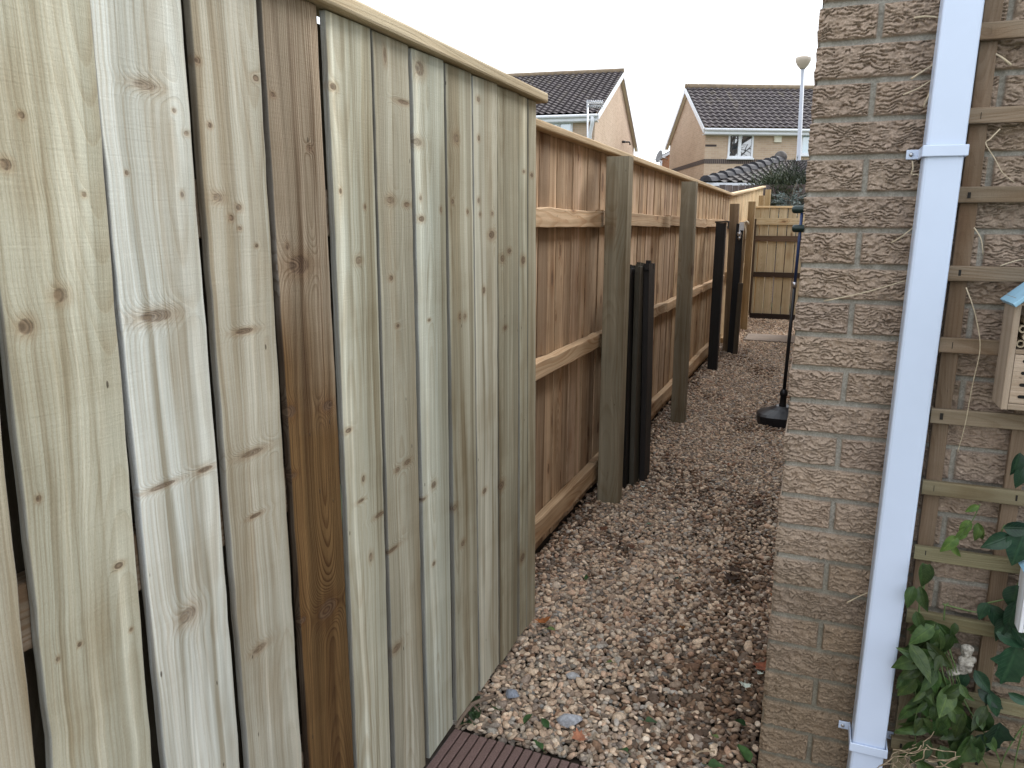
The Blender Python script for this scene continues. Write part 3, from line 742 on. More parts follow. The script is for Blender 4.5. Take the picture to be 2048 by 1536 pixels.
a = gy(1483, 452, 8.82); mb = MB(); mb.board(a+Vector((0, .01, -.045)), a+Vector((.004, .01, .04)), .055, .012, (0, -1, 0), rad=.002); mb.build('bolt_plate', M_steel, ob)
hk = thing('hook', 'pale curved hook on a stem, beside the padlock on the black board', 'hook', gy(1491, 470, 8.75))
h = [gy(px, py, 8.75) for px, py in ((1491, 478), (1491.5, 462), (1490, 453), (1488.5, 447), (1490, 443.5), (1494, 442.5), (1497, 445), (1497.5, 449))]
mb = MB(); mb.tube(h, [.007, .008, .008, .008, .008, .008, .008, .006], 8); mb.build('rod', simple('cream_plastic', (.62, .54, .40), .5), hk)

# end gate across the path
YG = 12.54
eg = thing('end_gate', 'pale board gate across the far end of the path, with dark middle rails', 'gate', (-.6, YG, 0))
mb = MB(); xl = gy(1511, 530, YG).x; x = -1.02; n = 0
while x < .25:
    mb.board((x+.062, YG+.012, .06), (x+.062, YG+.012, 1.69), .118, .016, (0, -1, 0), vary(rng, .93, 1.05, LN(180,167,140)), segs=8, rad=.002, warp=.001); x += .132
mb.build('board_panel', M_gate, eg)
def rail(z, hgt, t, nm, x0=-.985, mat=M_rail, yo=-.018, x1=.22):
    mb = MB(); mb.board((x0, YG+yo, z), (x1, YG+yo, z), hgt, .036, (0, -1, 0), t, segs=8, rad=.003); mb.build(nm, mat, eg)
mb = MB(); mb.board((-.99, YG+.01, 1.706), (.24, YG+.01, 1.706), .07, .028, (0, 0, 1), LN(212,190,152), segs=6, rad=.005); mb.build('capping', M_cap, eg)
rail(1.49, .10, LN(186,172,142), 'rail'); rail(1.235, .085, LN(96,80,66), 'dark_rail', -.95); rail(.69, .075, LN(66,55,48), 'dark_rail', -.93); rail(.04, .10, LN(48,41,38), 'bottom_board', -.95)
mb = MB(); mb.board((-.955, YG-.02, .09), (-.965, YG-.02, 1.53), .05, .034, (0, -1, 0), LN(78,66,54), segs=6); mb.build('stile', M_post, eg)
# grey slab
mb = MB(); c4 = [gz(1497, 667, 0), gz(1600, 669, 0), gz(1600, 693, 0), gz(1499, 685, 0)]
mb = MB(); mb.box((-.80, 9.95, -.02), (-.20, 10.58, .022)); sb = mb.build('paving_slab', simple('concrete', (.27, .225, .19), .9, .18, 60., .2, .3)); tag(sb, 'flat brownish grey paving slab set in the gravel before the end gate', 'paving slab')
bm = bmesh.new(); bm.from_mesh(sb.data); bmesh.ops.bevel(bm, geom=bm.edges[:], offset=.006, segments=2, affect='EDGES'); bm.to_mesh(sb.data); bm.free()

# ------------------------------------------------------------------ grass trimmer standing by the wall
gt = thing('grass_trimmer', 'upright garden trimmer with blue and black shaft and two green grips', 'garden tool', (-.2, 5.72, 0))
s0, s1 = gy(1567, 792, 5.72), gy(1604, 425, 5.66); dv = (s1-s0)
mb = MB(); mb.tube([s0, s0+dv*.62], .0125, 12); mb.build('lower_shaft', M_black_plastic, gt)
mb = MB(); mb.tube([s0+dv*.62, s0+dv*1.02], .0105, 12); mb.build('upper_shaft', M_blue_metal, gt)
mb = MB(); mb.tube([s0+dv*.605, s0+dv*.635], .0155, 12); mb.build('collar', M_steel, gt)
mb = MB(); mb.lathe([(.030, -.115), (.024, -.06), (.021, .0), (.027, .004), (.027, .035), (.019, .042), (.019, .05)], s0, dv, 16); mb.build('sleeve', M_black_plastic, gt)
mb = MB(); hv = []
for (z, x0, x1, y0, y1) in ((.004, -.330, -.02, 5.60, 5.92), (.072, -.338, -.01, 5.59, 5.93), (.085, -.325, -.015, 5.61, 5.91), (.115, -.25, -.06, 5.66, 5.84), (.140, -.205, -.11, 5.69, 5.79)):
    n = 24
    for k in range(n):
        t = 2*math.pi*k/n; cx, cy = (x0+x1)/2, (y0+y1)/2; c_, s_ = math.cos(t), math.sin(t)
        q = (abs(c_)**3 + abs(s_)**3)**(-1/3); hv.append((cx+(x1-x0)/2*c_*q, cy+(y1-y0)/2*s_*q, z))
fs = [(i*24+k, i*24+(k+1) % 24, (i+1)*24+(k+1) % 24, (i+1)*24+k) for i in range(4) for k in range(24)] + [tuple(reversed(range(24))), tuple(range(96, 120))]
mb.add(hv, fs, smooth=False); mb.build('head_guard', M_black_plastic, gt)
for py in (419, 457):
    a, b = gy(1584, py, 5.66), gy(1630, py, 5.66); L = b-a
    mb = MB(); mb.lathe([(.012, 0), (.022, .006), (.026, .02), (.025, L.length*.5), (.027, L.length*.9), (.02, L.length)], a, L, 16); mb.build('grip', M_dark_green, gt)

# ------------------------------------------------------------------ ribbed deck board at the foot of the pale fence
dk = thing('deck_board', 'ribbed reddish brown deck board lying beside the pale fence', 'deck board', (-.6, 1.4, 0))
mb = MB(); d0, d1 = gz(905, 1457, .03), gz(1170, 1533, .03); rw = .0262; x = -.838
while x < -.46:
    t = (x-d0.x)/(d1.x-d0.x); yf = d0.y + (d1.y-d0.y)*t + random.uniform(-.0015, .0015)
    mb.board((x+rw/2, .85, .0155), (x+rw/2, yf, .0155), rw-.0042, .030, (0, 0, 1), vary(random, .95, 1.05, (.165, .105, .094)), segs=30, rad=.0025, jit=.0004); x += rw
mb.board((-.66, .86, .010), (-.66, d0.y-.004, .010), .37, .016, (0, 0, 1), (.045, .03, .03), segs=2)
mb.build('ribbed_face', M_deck, dk)

# ------------------------------------------------------------------ insect houses on the trellis
def insect_house(c, label, wcol, scale=1., tubes=True):
    root = thing('insect_house', label, 'insect house', c); c = Vector(c); s = scale
    W, D, HH = .17*s, .085*s, .21*s                        # c: bottom-left-front corner
    def B(x0, y0, z0, x1, y1, z1, nm, mat, t, parent=root, ax=None):
        mb = MB(); p = lambda x, y, z: c + Vector((x, y, z))
        if (x1-x0) >= (z1-z0): mb.board(p(x0, (y0+y1)/2, (z0+z1)/2), p(x1, (y0+y1)/2, (z0+z1)/2), z1-z0, y1-y0, (0, -1, 0), t, segs=3, rad=.0015)
        else: mb.board(p((x0+x1)/2, (y0+y1)/2, z0), p((x0+x1)/2, (y0+y1)/2, z1), x1-x0, y1-y0, (0, -1, 0), t, segs=3, rad=.0015)
        return mb.build(nm, mat, parent)
    t = .011*s; B(0, 0, 0, t, D, HH, 'side', M_hotel, wcol); B(W-t, 0, 0, W, D, HH, 'side', M_hotel, wcol)
    B(t+.0005, 0.001, -.0005, W-t-.0005, D, t, 'base', M_hotel, wcol); B(t+.0005, D-t, t+.0005, W-t-.0005, D-.001, HH, 'back', M_hotel, tuple(x*.7 for x in wcol))
    fp = B(t+.0012, .003, t+.001, W-t-.0012, .013, HH*.50, 'slotted_panel', M_hotel, tuple(x*1.1 for x in wcol))
    mb = MB()
    for k in range(4):
        z = t + HH*(.07+.107*k); x0 = t+.014*s; r = .0032*s; vs = []
        n = 8
        for (xc, a0) in ((x0+r, 90), (W-t-.014*s-r, -90)):
            for q in range(n+1): a = math.radians(a0+180*q/n); vs.append(c+Vector((xc+r*math.cos(a), .0024, z+r*math.sin(a))))
        mb.add(vs, [tuple(range(len(vs)))])
    mb.build('slots', M_hole, fp)
    B(t+.0005, .002, HH*.50+.001, W-t-.0005, D-t, HH*.50+.009, 'shelf', M_hotel, wcol)
    if tubes:
        for r_ in range(4):
            for q in range(9):
                r = .0075*s; x = t + r*1.15 + q*r*2.05 + (r if r_ % 2 else 0); z = HH*.50 + .012 + r + r_*r*1.85
                if x > W-t-r: continue
                yo = random.uniform(.004, .012)
                mb = MB(); n = 14; P_ = []
                for (rr, yy) in ((r*.98, D-t-.002), (r*.98, yo), (r*.60, yo), (r*.55, yo+.03)):
                    for k in range(n): a = 2*math.pi*k/n; P_.append(c+Vector((x+rr*math.cos(a), yy, z+rr*math.sin(a))))
                mb.add(P_, [(i*n+k, i*n+(k+1) % n, (i+1)*n+(k+1) % n, (i+1)*n+k) for i in range(3) for k in range(n)], smooth=False); 
                mb.add([c+Vector((x+r*.55*math.cos(2*math.pi*k/n), yo+.03, z+r*.55*math.sin(2*math.pi*k/n))) for k in range(n)], [tuple(range(n))])
                mb.build('bamboo_tube', M_bamboo, root)
    # gable front and pitched roof
    ap = HH + W*.40
    mb = MB(); yb = .012
    vs = [c+Vector(p) for p in ((t, yb, HH*.93), (W-t, yb, HH*.93), (W/2, yb, ap-.008), (t, D-.002, HH*.93), (W-t, D-.002, HH*.93), (W/2, D-.002, ap-.008))]
    mb.add(vs, [(0, 1, 2), (3, 5, 4), (0, 2, 5, 3), (1, 4, 5, 2), (0, 3, 4, 1)], tint=wcol); mb.build('gable', M_hotel, root)
    for sx in (-1, 1):
        a = c+Vector((W/2+sx*.001, D/2-.012, ap+.004)); b = c+Vector((W/2+sx*(W/2+.006*s), D/2-.012, HH-.012*s))
        mb = MB(); mb.board(a, b, D+.03, .0085*s, (sx*.7, 0, .7), segs=2, rad=.002); mb.build('roof_board', M_blue, root)
    return root
hc = gy(2001, 818, 1.655); insect_house((hc.x, 1.655, hc.z), 'wooden insect house with blue roof, slotted front and bamboo tubes on the trellis', (.36, .285, .215))
hc = gy(2040, 1246, 1.66); insect_house((hc.x, 1.66, hc.z-.02), 'small white box with pale blue roof, low at the trellis edge', (.74, .76, .80), .62, False)

# ------------------------------------------------------------------ houses beyond
M_buff = brickfar('buff_house_brick', (.55, .415, .305), (.47, .345, .255), (.54, .46, .37))
M_band = brickfar('dark_brick', (.075, .06, .058), (.095, .07, .065), (.30, .25, .21), .075, .225)
M_tile = tinted('roof_tile', .75, .3, 9., .3, .004, .3)
M_ridge = simple('ridge_tile', (.22, .165, .11), .85, .3, 5.)
M_soffit = simple('cream_soffit', (.78, .74, .62), .6, .04, 6.)
M_glass = glassmat('window_glass', (.03, .04, .05)); M_glassblue = glassmat('pale_window_glass', (.22, .36, .44))
def tile_roof(name, parent, P00, P10, P01, P11, nu, nv, tint=(.058, .047, .050)):
    """pantiles: P00-P10 eave, P01-P11 ridge; nu tiles across, nv courses"""
    P00, P10, P01, P11 = (np.array(p, float) for p in (P00, P10, P01, P11))
    U = np.linspace(0, 1, nu*6+1); k = np.arange(nv); Vv = np.sort(np.concatenate([k/nv, (k+.985)/nv])); Vv[-1] = 1
    u, v = np.meshgrid(U, Vv); base = (P00*(1-u[..., None])+P10*u[..., None])*(1-v[..., None]) + (P01*(1-u[..., None])+P11*u[..., None])*v[..., None]
    nrm = np.cross(P10-P00, P01-P00); nrm /= np.linalg.norm(nrm)
    if nrm[2] < 0: nrm = -nrm
    fr = (v*nv) % 1.; fr = np.where(np.arange(len(Vv))[:, None] % 2 == 1, 1., 0.)*np.ones_like(u)
    crs = np.floor(v*nv+1e-6)
    hgt = .04*(1-fr) + .022*np.sin(u*nu*2*np.pi)
    P = base + nrm*hgt[..., None]
    rr = vnoise(np.floor(u*nu+.5)*3.7, crs*5.1, 91)[..., None]; lich = sstep(.62, .8, fbm(u*nu*.9, v*nv*.9, 92, 3))[..., None]*.5*v[..., None]
    T = np.array(tint)*(.75+.5*rr); T = T*(1-lich) + np.array([.16, .135, .09])*lich
    return grid_mesh(name, P, M_tile, T*np.ones_like(P), None, False, parent)
def far_house(label, near, far, fdir_pt, zE, apex_px, W, sgn):
    n0, f0 = Vector(near), Vector(far); n0.z = f0.z = 0
    g = (f0-n0); D = g.length; g.normalize(); f = Vector((g.y, -g.x, 0)); f = f*sgn
    root = thing('detached_house', label, 'house', n0)
    Lp = lambda a, b, z: n0 + f*a + g*b + Vector((0, 0, z))
    mid = Lp(0, D/2, 0); zR = gy(apex_px[0], apex_px[1], mid.y).z
    ov, ve = .32, .14; sl_ = (zR-zE)/(D/2+ov); zE0 = zE; zE = zE + ov*sl_ - .02
    # walls
    mb = MB()
    def q(pts, uv): mb.add(pts, [tuple(range(len(pts)))], uv)
    q([Lp(0,0,0), Lp(W,0,0), Lp(W,0,zE), Lp(0,0,zE)], [(0,0,0),(W,0,0),(W,0,zE),(0,0,zE)])
    q([Lp(0,D,0), Lp(W,D,0), Lp(W,D,zE), Lp(0,D,zE)], [(0,0,0),(W,0,0),(W,0,zE),(0,0,zE)])
    for a in (0, W):
        q([Lp(a,0,0), Lp(a,0,zE), Lp(a,D/2,zR-.05), Lp(a,D,zE), Lp(a,D,0)], [(0,0,0),(0,0,zE),(D/2,0,zR),(D,0,zE),(D,0,0)])
    mb.build('wall', M_buff, root)
    nu = int(W/.235); nv = int(math.hypot(D/2, zR-zE)/.28)
    r1 = tile_roof('roof', root, Lp(-ve,-ov,zE-ov*sl_+.12), Lp(W+ve,-ov,zE-ov*sl_+.12), Lp(-ve,D/2,zR+.12), Lp(W+ve,D/2,zR+.12), nu, nv)
    mb = MB(); mb.add([Lp(-ve,D+ov,zE-ov*sl_+.12), Lp(W+ve,D+ov,zE-ov*sl_+.12), Lp(W+ve,D/2,zR+.12), Lp(-ve,D/2,zR+.12)], [(0,1,2,3)], tint=(.062,.05,.05)); mb.build('rear_roof', M_tile, root)
    mb = MB(); mb.tube([Lp(-ve-.02,D/2,zR+.12), Lp(W+ve,D/2,zR+.12)], .13, 10); mb.build('ridge', M_ridge, r1)
    for a in (-ve, W+ve):                                   # white bargeboards on both slopes
        for (b0, b1) in ((-ov, D/2), (D+ov, D/2)):
            z0 = zE-ov*sl_; z1 = zR
            mb = MB(); out_ = -f if a < 0 else f
            mb.board(Lp(a, b0, z0-.01)+out_*.02, Lp(a, b1, z1-.01)+out_*.02, .19, .03, out_, rad=.004); mb.build('bargeboard', M_whitepaint, root)
            mb = MB(); mb.board(Lp(a*.5 if a < 0 else W+ve*.5, b0, z0-.075), Lp(a*.5 if a < 0 else W+ve*.5, b1, z1-.075), ve-.02, .015, Vector((0, 0, -1))); mb.build('soffit', M_soffit, root)
    mb = MB(); zf = zE-ov*sl_
    mb.board(Lp(-ve,-ov-.01,zf-.02), Lp(W+ve,-ov-.01,zf-.02), .20, .03, -g, rad=.004)
    mb.board(Lp(-ve,-ov/2,zf-.13), Lp(W+ve,-ov/2,zf-.13), ov-.02, .02, (0,0,-1), rad=.004); mb.build('fascia', M_whitepaint, root)
    mb = MB(); mb.tube([Lp(-ve,-ov-.075,zf+.035), Lp(W+ve,-ov-.075,zf+.035)], .055, 10); mb.build('gutter', M_whitepaint, root)
    return root, Lp, D, zR
def on_wall(Lp, px, py, off=0.):
    """where a sight line meets the front wall: (a along the wall, height)"""
    o = Lp(0, off, 0); fd = (Lp(1, off, 0)-o); n = Vector((-fd.y, fd.x, 0)); d = Vector(ray(px, py).tolist()); e = Vector((0, 0, EYE))
    t = (o-e).dot(n)/d.dot(n); p = e + d*t; return (p-o).dot(fd), p.z
def window(root, Lp, a0, a1, z0, z1, glass, mull=True):
    mb = MB(); P_ = lambda a, z, o: Lp(a, -o, z); fw = .075; fd = (Lp(1,0,0)-Lp(0,0,0)); nrm = (Lp(0,-1,0)-Lp(0,0,0))
    def bar(p, q, w_): mb.board(p, q, w_, .07, nrm, rad=.008)
    bar(P_(a0, z0+fw/2, .02), P_(a1, z0+fw/2, .02), fw); bar(P_(a0, z1-fw/2, .02), P_(a1, z1-fw/2, .02), fw)
    bar(P_(a0+fw/2, z0+fw, .02), P_(a0+fw/2, z1-fw, .02), fw); bar(P_(a1-fw/2, z0+fw, .02), P_(a1-fw/2, z1-fw, .02), fw)
    if mull:
        am = a0 + (a1-a0)*.46; bar(P_(am, z0+fw, .022), P_(am, z1-fw, .022), .12)
    o = mb.build('window', M_whitepaint, root)
    mb = MB(); mb.board(P_(a0-.03, z0-.03, .06), P_(a1+.03, z0-.03, .06), .06, .14, nrm, rad=.008); mb.build('sill', M_whitepaint, o)
    mb = MB(); mb.add([P_(a0+fw*.5, z0+fw*.5, .015), P_(a1-fw*.5, z0+fw*.5, .015), P_(a1-fw*.5, z1-fw*.5, .015), P_(a0+fw*.5, z1-fw*.5, .015)], [(0,1,2,3)]); mb.build('pane', glass, o)
    return o
ZE = 5.0
rh, LR, DR, zRR = far_house('buff brick house with tiled roof, dark brick band and casement window, behind the bush', gz(1412, 262, ZE), gz(1340, 294, ZE), None, ZE, (1375, 180), 9.5, 1)
a0, z0 = on_wall(LR, 1454, 316); a1, z1 = on_wall(LR, 1508, 264); window(rh, LR, a0, a1, z0, z1, M_glass)
a0, z0 = on_wall(LR, 1599, 310); a1, z1 = on_wall(LR, 1640, 264); window(rh, LR, a0, a0+1.35, z0, z0+(z1-z0), M_glassblue)
ab, zb0 = on_wall(LR, 1440, 327.5); _, zb1 = on_wall(LR, 1440, 318); 
mb = MB()
q4 = lambda pts, uv: mb.add(pts, [(0,1,2,3)], uv)
q4([LR(-.012,-.012,zb0), LR(9.5,-.012,zb0), LR(9.5,-.012,zb1), LR(-.012,-.012,zb1)], [(0,0,0),(9.5,0,0),(9.5,0,.225),(0,0,.225)])
q4([LR(-.012,-.012,zb0), LR(-.012,DR,zb0), LR(-.012,DR,zb1), LR(-.012,-.012,zb1)], [(0,0,0),(DR,0,0),(DR,0,.225),(0,0,.225)])
mb.build('brick_band', M_band, rh)
mb = MB(); e0, e1 = on_wall(LR, 1411, 291), on_wall(LR, 1433, 291); mb.board(LR(.0, -.008, e0[1]), LR(e1[0], -.008, e0[1]), .075, .01, LR(0,-1,0)-LR(0,0,0), (.07,.055,.05))
e0 = on_wall(LR, 1410, 354); mb.board(LR(.0, -.008, e0[1]), LR(e1[0], -.008, e0[1]), .075, .01, LR(0,-1,0)-LR(0,0,0), (.07,.055,.05)); mb.build('soldier_course', simple('dark_brick_course', (.06, .045, .042), .85), rh)
al = on_wall(LR, 1555, 274); mb = MB(); mb.board(LR(al[0], -.05, al[1]-.20), LR(al[0], -.05, al[1]+.18), .30, .09, LR(0,-1,0)-LR(0,0,0), rad=.03); ab_ = mb.build('alarm_box', simple('cream_box', (.74, .70, .58), .5), None); tag(ab_, 'small cream alarm box high on the right-hand house wall', 'alarm box')
# low wing at the back of the right house
mb = MB(); w0, w1 = gy(1322, 300, 38.5), gy(1352, 300, 38.5); zt_ = gy(1345, 297, 38.5).z; ze_ = gy(1319, 317, 38.5).z
for (x0, x1) in ((w0.x, w1.x+1),):
    mb.add([(x0, 38.5, 0), (x1, 38.5, 0), (x1, 38.5, zt_+.35), (x0, 38.5, ze_), (x0, 41, 0), (x1, 41, 0), (x1, 41, zt_+.35), (x0, 41, ze_)], [(0,1,2,3), (4,7,6,5), (0,3,7,4), (3,2,6,7)],
           [(0,0,0),(x1-x0,0,0),(x1-x0,0,zt_),(0,0,ze_),(0,2.5,0),(x1-x0,2.5,0),(x1-x0,2.5,zt_),(0,2.5,ze_)])
wg = mb.build('wing', brickfar('orange_brick', (.50, .25, .14), (.42, .20, .12), (.45, .38, .3)), rh)
mb = MB(); mb.board((w0.x-.2, 38.42, ze_-.06), (w1.x+.35, 38.42, zt_+.12), .16, .04, (0, -1, 0), rad=.01); mb.board((w0.x-.2, 39.8, ze_+.0), (w1.x+.35, 39.8, zt_+.18), 2.8, .05, (-.6, 0, .8), rad=.01); mb.build('wing_verge', M_whitepaint, wg)
mb = MB(); mb.tube([(w0.x+.05, 38.4, ze_-.1), (w0.x+.05, 38.4, 0)], .06, 8); mb.build('wing_downpipe', M_whitepaint, wg)
sdh = gy(1326, 316, 38.0); sa = thing('satellite_dish', 'small grey satellite dish at the low wing of the far house', 'satellite dish', sdh)
mb = MB(); mb.lathe([(.03, 0), (.14, .02), (.24, .06), (.30, .11), (.285, .115), (.13, .035), (.03, .02)], sdh+Vector((-.1, 0, .05)), (-.75, -.6, .25), 20); mb.build('dish', simple('grey_dish', (.22, .22, .23), .6), sa)
mb = MB(); mb.tube([sdh+Vector((-.1, 0, .05)), sdh+Vector((.12, .3, .0)), sdh+Vector((.12, .5, .0))], .025, 8); mb.tube([sdh+Vector((-.1, 0, -.2)), sdh+Vector((-.5, -.3, .0))], .02, 6); mb.build('arm', M_steel, sa)

lh, LL, DL, zRL = far_house('buff brick house with gable and aerial, seen over the pale fence end', gz(1190, 235, ZE), gz(1268, 298, ZE), None, ZE, (1232, 150), 8.5, -1)
a0, z1 = on_wall(LL, 1146, 243); a1, z0 = on_wall(LL, 1085, 285); window(lh, LL, a0, a1, z0, z1, M_glassblue)
mb = MB(); c = LL(.14, -.16, 0); zf = ZE
mb.tube([LL(.02,-.38,zf+.0), LL(.02,-.36,zf-.2), LL(.14,-.1,zf-.55), LL(.14,-.09,0)], .065, 10); mb.build('downpipe', M_whitepaint, lh)
mb = MB(); g0 = LL(0, DL*.62, zf-.1); mb.tube([g0, g0 + (LL(-.14,0,0)-LL(0,0,0))], .05, 8); mb.tube([g0+Vector((0,.5,.04)), g0+Vector((0,.5,.04))+(LL(-.2,0,0)-LL(0,0,0)), g0+Vector((0,.6,-.06))+(LL(-.2,0,0)-LL(0,0,0))], .035, 8); mb.build('overflow_pipe', M_black_plastic, lh)
# television aerial on its mast
ya = 25.2; m0, m1 = gy(1177, 300, ya), gy(1175, 200, ya)
ae = thing('television_aerial', 'comb-like television aerial on a thin mast before the left-hand house', 'aerial', m0)
mb = MB(); mb.tube([m0-Vector((0, 0, 1)), m1], .028, 8); mb.build('mast', M_steel, ae)
b0, b1 = gy(1174, 203, ya), gy(1206, 203, ya-.3); mb = MB(); mb.tube([b0, b1], .016, 6)
for k in range(9):
    p = b0.lerp(b1, (k+.6)/9); mb.tube([p+Vector((0, -.25, -.05)), p+Vector((0, .25, -.05))], .009, 5); mb.tube([p+Vector((.03, 0, -.16)), p+Vector((0, 0, .05))], .011, 5); mb.tube([p+Vector((.0, 0, -.12)), p+Vector((.04, 0, -.22))], .011, 5)
mb.tube([b0+Vector((0, 0, -.12)), b1+Vector((0, 0, -.14))], .012, 5); mb.build('element', M_steel, ae)

# garage with hipped roof, turned like the right house
gf = (LR(1,0,0)-LR(0,0,0)); gg = (LR(0,1,0)-LR(0,0,0)); zg = 2.3; gc = gz(1412, 366, zg); gc.z = 0
ga = thing('garage', 'low garage with dark hipped tile roof and white fascia before the brick house', 'garage', gc)
G = lambda a, b, z: gc + gf*a + gg*b + Vector((0, 0, z))
t_ = None; best = 1e9
for k in range(10, 60):                                     # hip: equal run on both faces, so its top lies on the diagonal of the plan
    rr_ = k*.1; yy = G(rr_, rr_, 0)
    d = CR.T @ np.array([yy.x, yy.y, 0-EYE]); px = 1024 + F*d[0]/-d[2]
    if abs(px-1541) < best: best, t_ = abs(px-1541), rr_
ap_ = G(t_, t_, 0); zap = gy(1541, 322, ap_.y).z
WG = max(2*t_+1.2, 5.0)
mb = MB(); o_ = .28
for (a, b) in ((G(o_,o_,0), G(WG-o_,o_,0)), (G(o_,o_,0), G(o_,2*t_-o_,0)), (G(WG-o_,o_,0), G(WG-o_,2*t_-o_,0)), (G(o_,2*t_-o_,0), G(WG-o_,2*t_-o_,0))):
    wallquad(mb, a, b, 0, zg-.05)
mb.build('wall', M_buff, ga)
nv = int(t_*1.15/.3); rf = tile_roof('roof', ga, G(0,0,zg), G(WG,0,zg), G(t_,t_,zap), G(max(WG-t_, t_+.1),t_,zap), int(WG/.22), nv+2, (.066, .058, .058))
tile_roof('side_roof', ga, G(0,2*t_,zg), G(0,0,zg), G(t_,t_+.01,zap), G(t_,t_,zap), int(2*t_/.22), nv+2, (.055, .053, .057))
mb = MB(); mb.add([G(WG,0,zg), G(WG,2*t_,zg), G(max(WG-t_, t_+.1),t_,zap), G(0,2*t_,zg), G(t_,t_,zap)], [(0,1,2), (1,3,4,2)], tint=(.08,.07,.07)); mb.build('rear_roof', M_tile, ga)
mb = MB(); p, q = G(-.02,-.02,zg+.06), G(t_,t_,zap+.06)
dh = (q-p).normalized(); upv = (Vector((0,0,1)) - dh*dh.z).normalized(); sdv = dh.cross(upv)
for k in range(10):                                         # ridge tiles stepping up the hip
    a, b = p.lerp(q, k/10), p.lerp(q, (k+1.06)/10); tt = vary(random, .8, 1.25, (.044,.043,.05)); vs = []
    for (e, lift) in ((a, .055), (b, .0)):
        for (sx, hz) in ((-.15, -.08), (-.11, .0), (-.04, .04), (.04, .04), (.11, .0), (.15, -.08)): vs.append(e + sdv*sx + upv*(hz+lift))
    mb.add(vs, [(i, i+1, 7+i, 6+i) for i in range(5)] + [(0,5,4,3,2,1), (6,7,8,9,10,11)], tint=tt)
mb.ball((q.x, q.y, q.z+.02), .15, 8, (.10,.09,.085)); mb.build('hip_tile', M_tile, rf)
mb = MB(); mb.board(G(-.03,-.03,zg-.08), G(WG,-.03,zg-.08), .17, .03, -gg); mb.board(G(-.03,-.03,zg-.08), G(-.03,2*t_,zg-.08), .17, .03, -gf); mb.build('fascia', M_whitepaint, ga)

# dark boarded fence before the garage
df = thing('dark_board_fence', 'dark purplish brown board fence below the garage roof', 'fence', (-2, 15.4, 0))
mb = MB(); d0, d1 = gy(1405, 371, 15.4), gy(1530, 368, 15.4); x = d0.x - 1.2; zt2 = d0.z
while x < d1.x+1.5:
    mb.board((x, 15.4+random.uniform(0, .012), 0), (x, 15.4, zt2+random.uniform(-.01, .01)), .118, .014, (0, -1, 0), vary(random, .8, 1.2, (.12, .10, .098)), segs=4); x += .121
mb.build('board_panel', M_brown, df)
mb = MB(); mb.board((d0.x-1.3, 15.44, 1.6), (d1.x+1.5, 15.44, 1.6), .08, .05, (0, -1, 0), (.1, .08, .07)); mb.build('rail', M_post, df)

# lamp post
lt = gz(1607, 115, 6.0); lb = gy(1597, 320, lt.y)
lp = thing('street_lamp', 'tall pale grey street lamp with bowl lantern behind the bush', 'street lamp', (lt.x, lt.y, 0))
xq = Vector((lt.x, lt.y, 0)); lean = (lb.x-lt.x)/(lb.z-lt.z)
at_ = lambda z: Vector((lt.x + lean*(z-6.0), lt.y, z))
M_lamp = simple('grey_lamp_paint', (.40, .42, .47), .5, .08, 4.)
mb = MB(); mb.tube([at_(0), at_(1.5), at_(1.55), at_(5.72)], [.085, .085, .07, .05], 14); mb.build('column', M_lamp, lp)
mb = MB(); mb.lathe([(.07, -.30), (.09, -.27), (.15, -.20), (.20, -.10), (.215, -.02), (.20, .0), (.12, .03), (.01, .04)], at_(6.0), (0, 0, 1), 20); mb.build('lantern', simple('lantern_bowl', (.52, .44, .36), .4, .06, 6.), lp)

# evergreen bush and blue conifer behind the gate
def needles(name, parent, mat, n, cx, cy, cz, rx, ry, rz, L, W, cols, droop=.3, clumps=60):
    cl = RS.normal(0, 1, (clumps, 3)); cl /= np.linalg.norm(cl, axis=1)[:, None]; cl *= RS.uniform(.55, 1.0, (clumps, 1))
    idx = RS.randint(0, clumps, n); p = cl[idx]*RS.uniform(.75, 1.02, (n, 1)) + RS.normal(0, .105, (n, 3))
    ctr = np.array([cx, cy, cz]); P = ctr + p*np.array([rx, ry, rz])
    dirn = p*np.array([1, 1, .9]) + RS.normal(0, .45, (n, 3)) + np.array([0, 0, droop]); dirn /= np.linalg.norm(dirn, axis=1)[:, None]
    sd_ = np.cross(dirn, RS.normal(0, 1, (n, 3))); sd_ /= np.linalg.norm(sd_, axis=1)[:, None]
    l = L*RS.uniform(.6, 1.4, (n, 1)); w_ = W*RS.uniform(.7, 1.3, (n, 1))
    V = np.stack([P - sd_*w_*.3, P + dirn*l*.5 - sd_*w_*.5, P + dirn*l, P + dirn*l*.5 + sd_*w_*.5], 1).reshape(-1, 3)
    k = RS.randint(0, len(cols), clumps)[idx]; T = np.array(cols)[k]*RS.uniform(.7, 1.3, (n, 1)); T = np.repeat(T, 4, 0)
    mb = MB(); mb.v = [tuple(v) for v in V]; mb.f = [(4*i, 4*i+1, 4*i+2, 4*i+3) for i in range(n)]; mb.wc = mb.v; mb.rn = [(0, 0, 0)]*(4*n); mb.ti = [tuple(t) for t in T]; mb.sm = [False]*n
    return mb.build(name, mat, parent)
M_need = tinted('needles', .6, .2, 30., 0, .001, .3)
bush = thing('evergreen_bush', 'rounded dark evergreen bush behind the end gate', 'bush', (-.55, 16, 0))
bt = gy(1560, 322, 16); bl = gy(1498, 370, 16)
needles('foliage', bush, M_need, 42000, -.50, 16, 1.62, 1.06, 1.0, bt.z-1.66, .085, .018, [(.05, .062, .032), (.075, .085, .045), (.035, .045, .028), (.10, .11, .06), (.04, .055, .03)], .5, 190)
mb = MB(); mb.tube([(-.28, 16, 0), (-.26, 16, 1.0), (-.2, 16, 1.9)], [.08, .06, .03], 8)
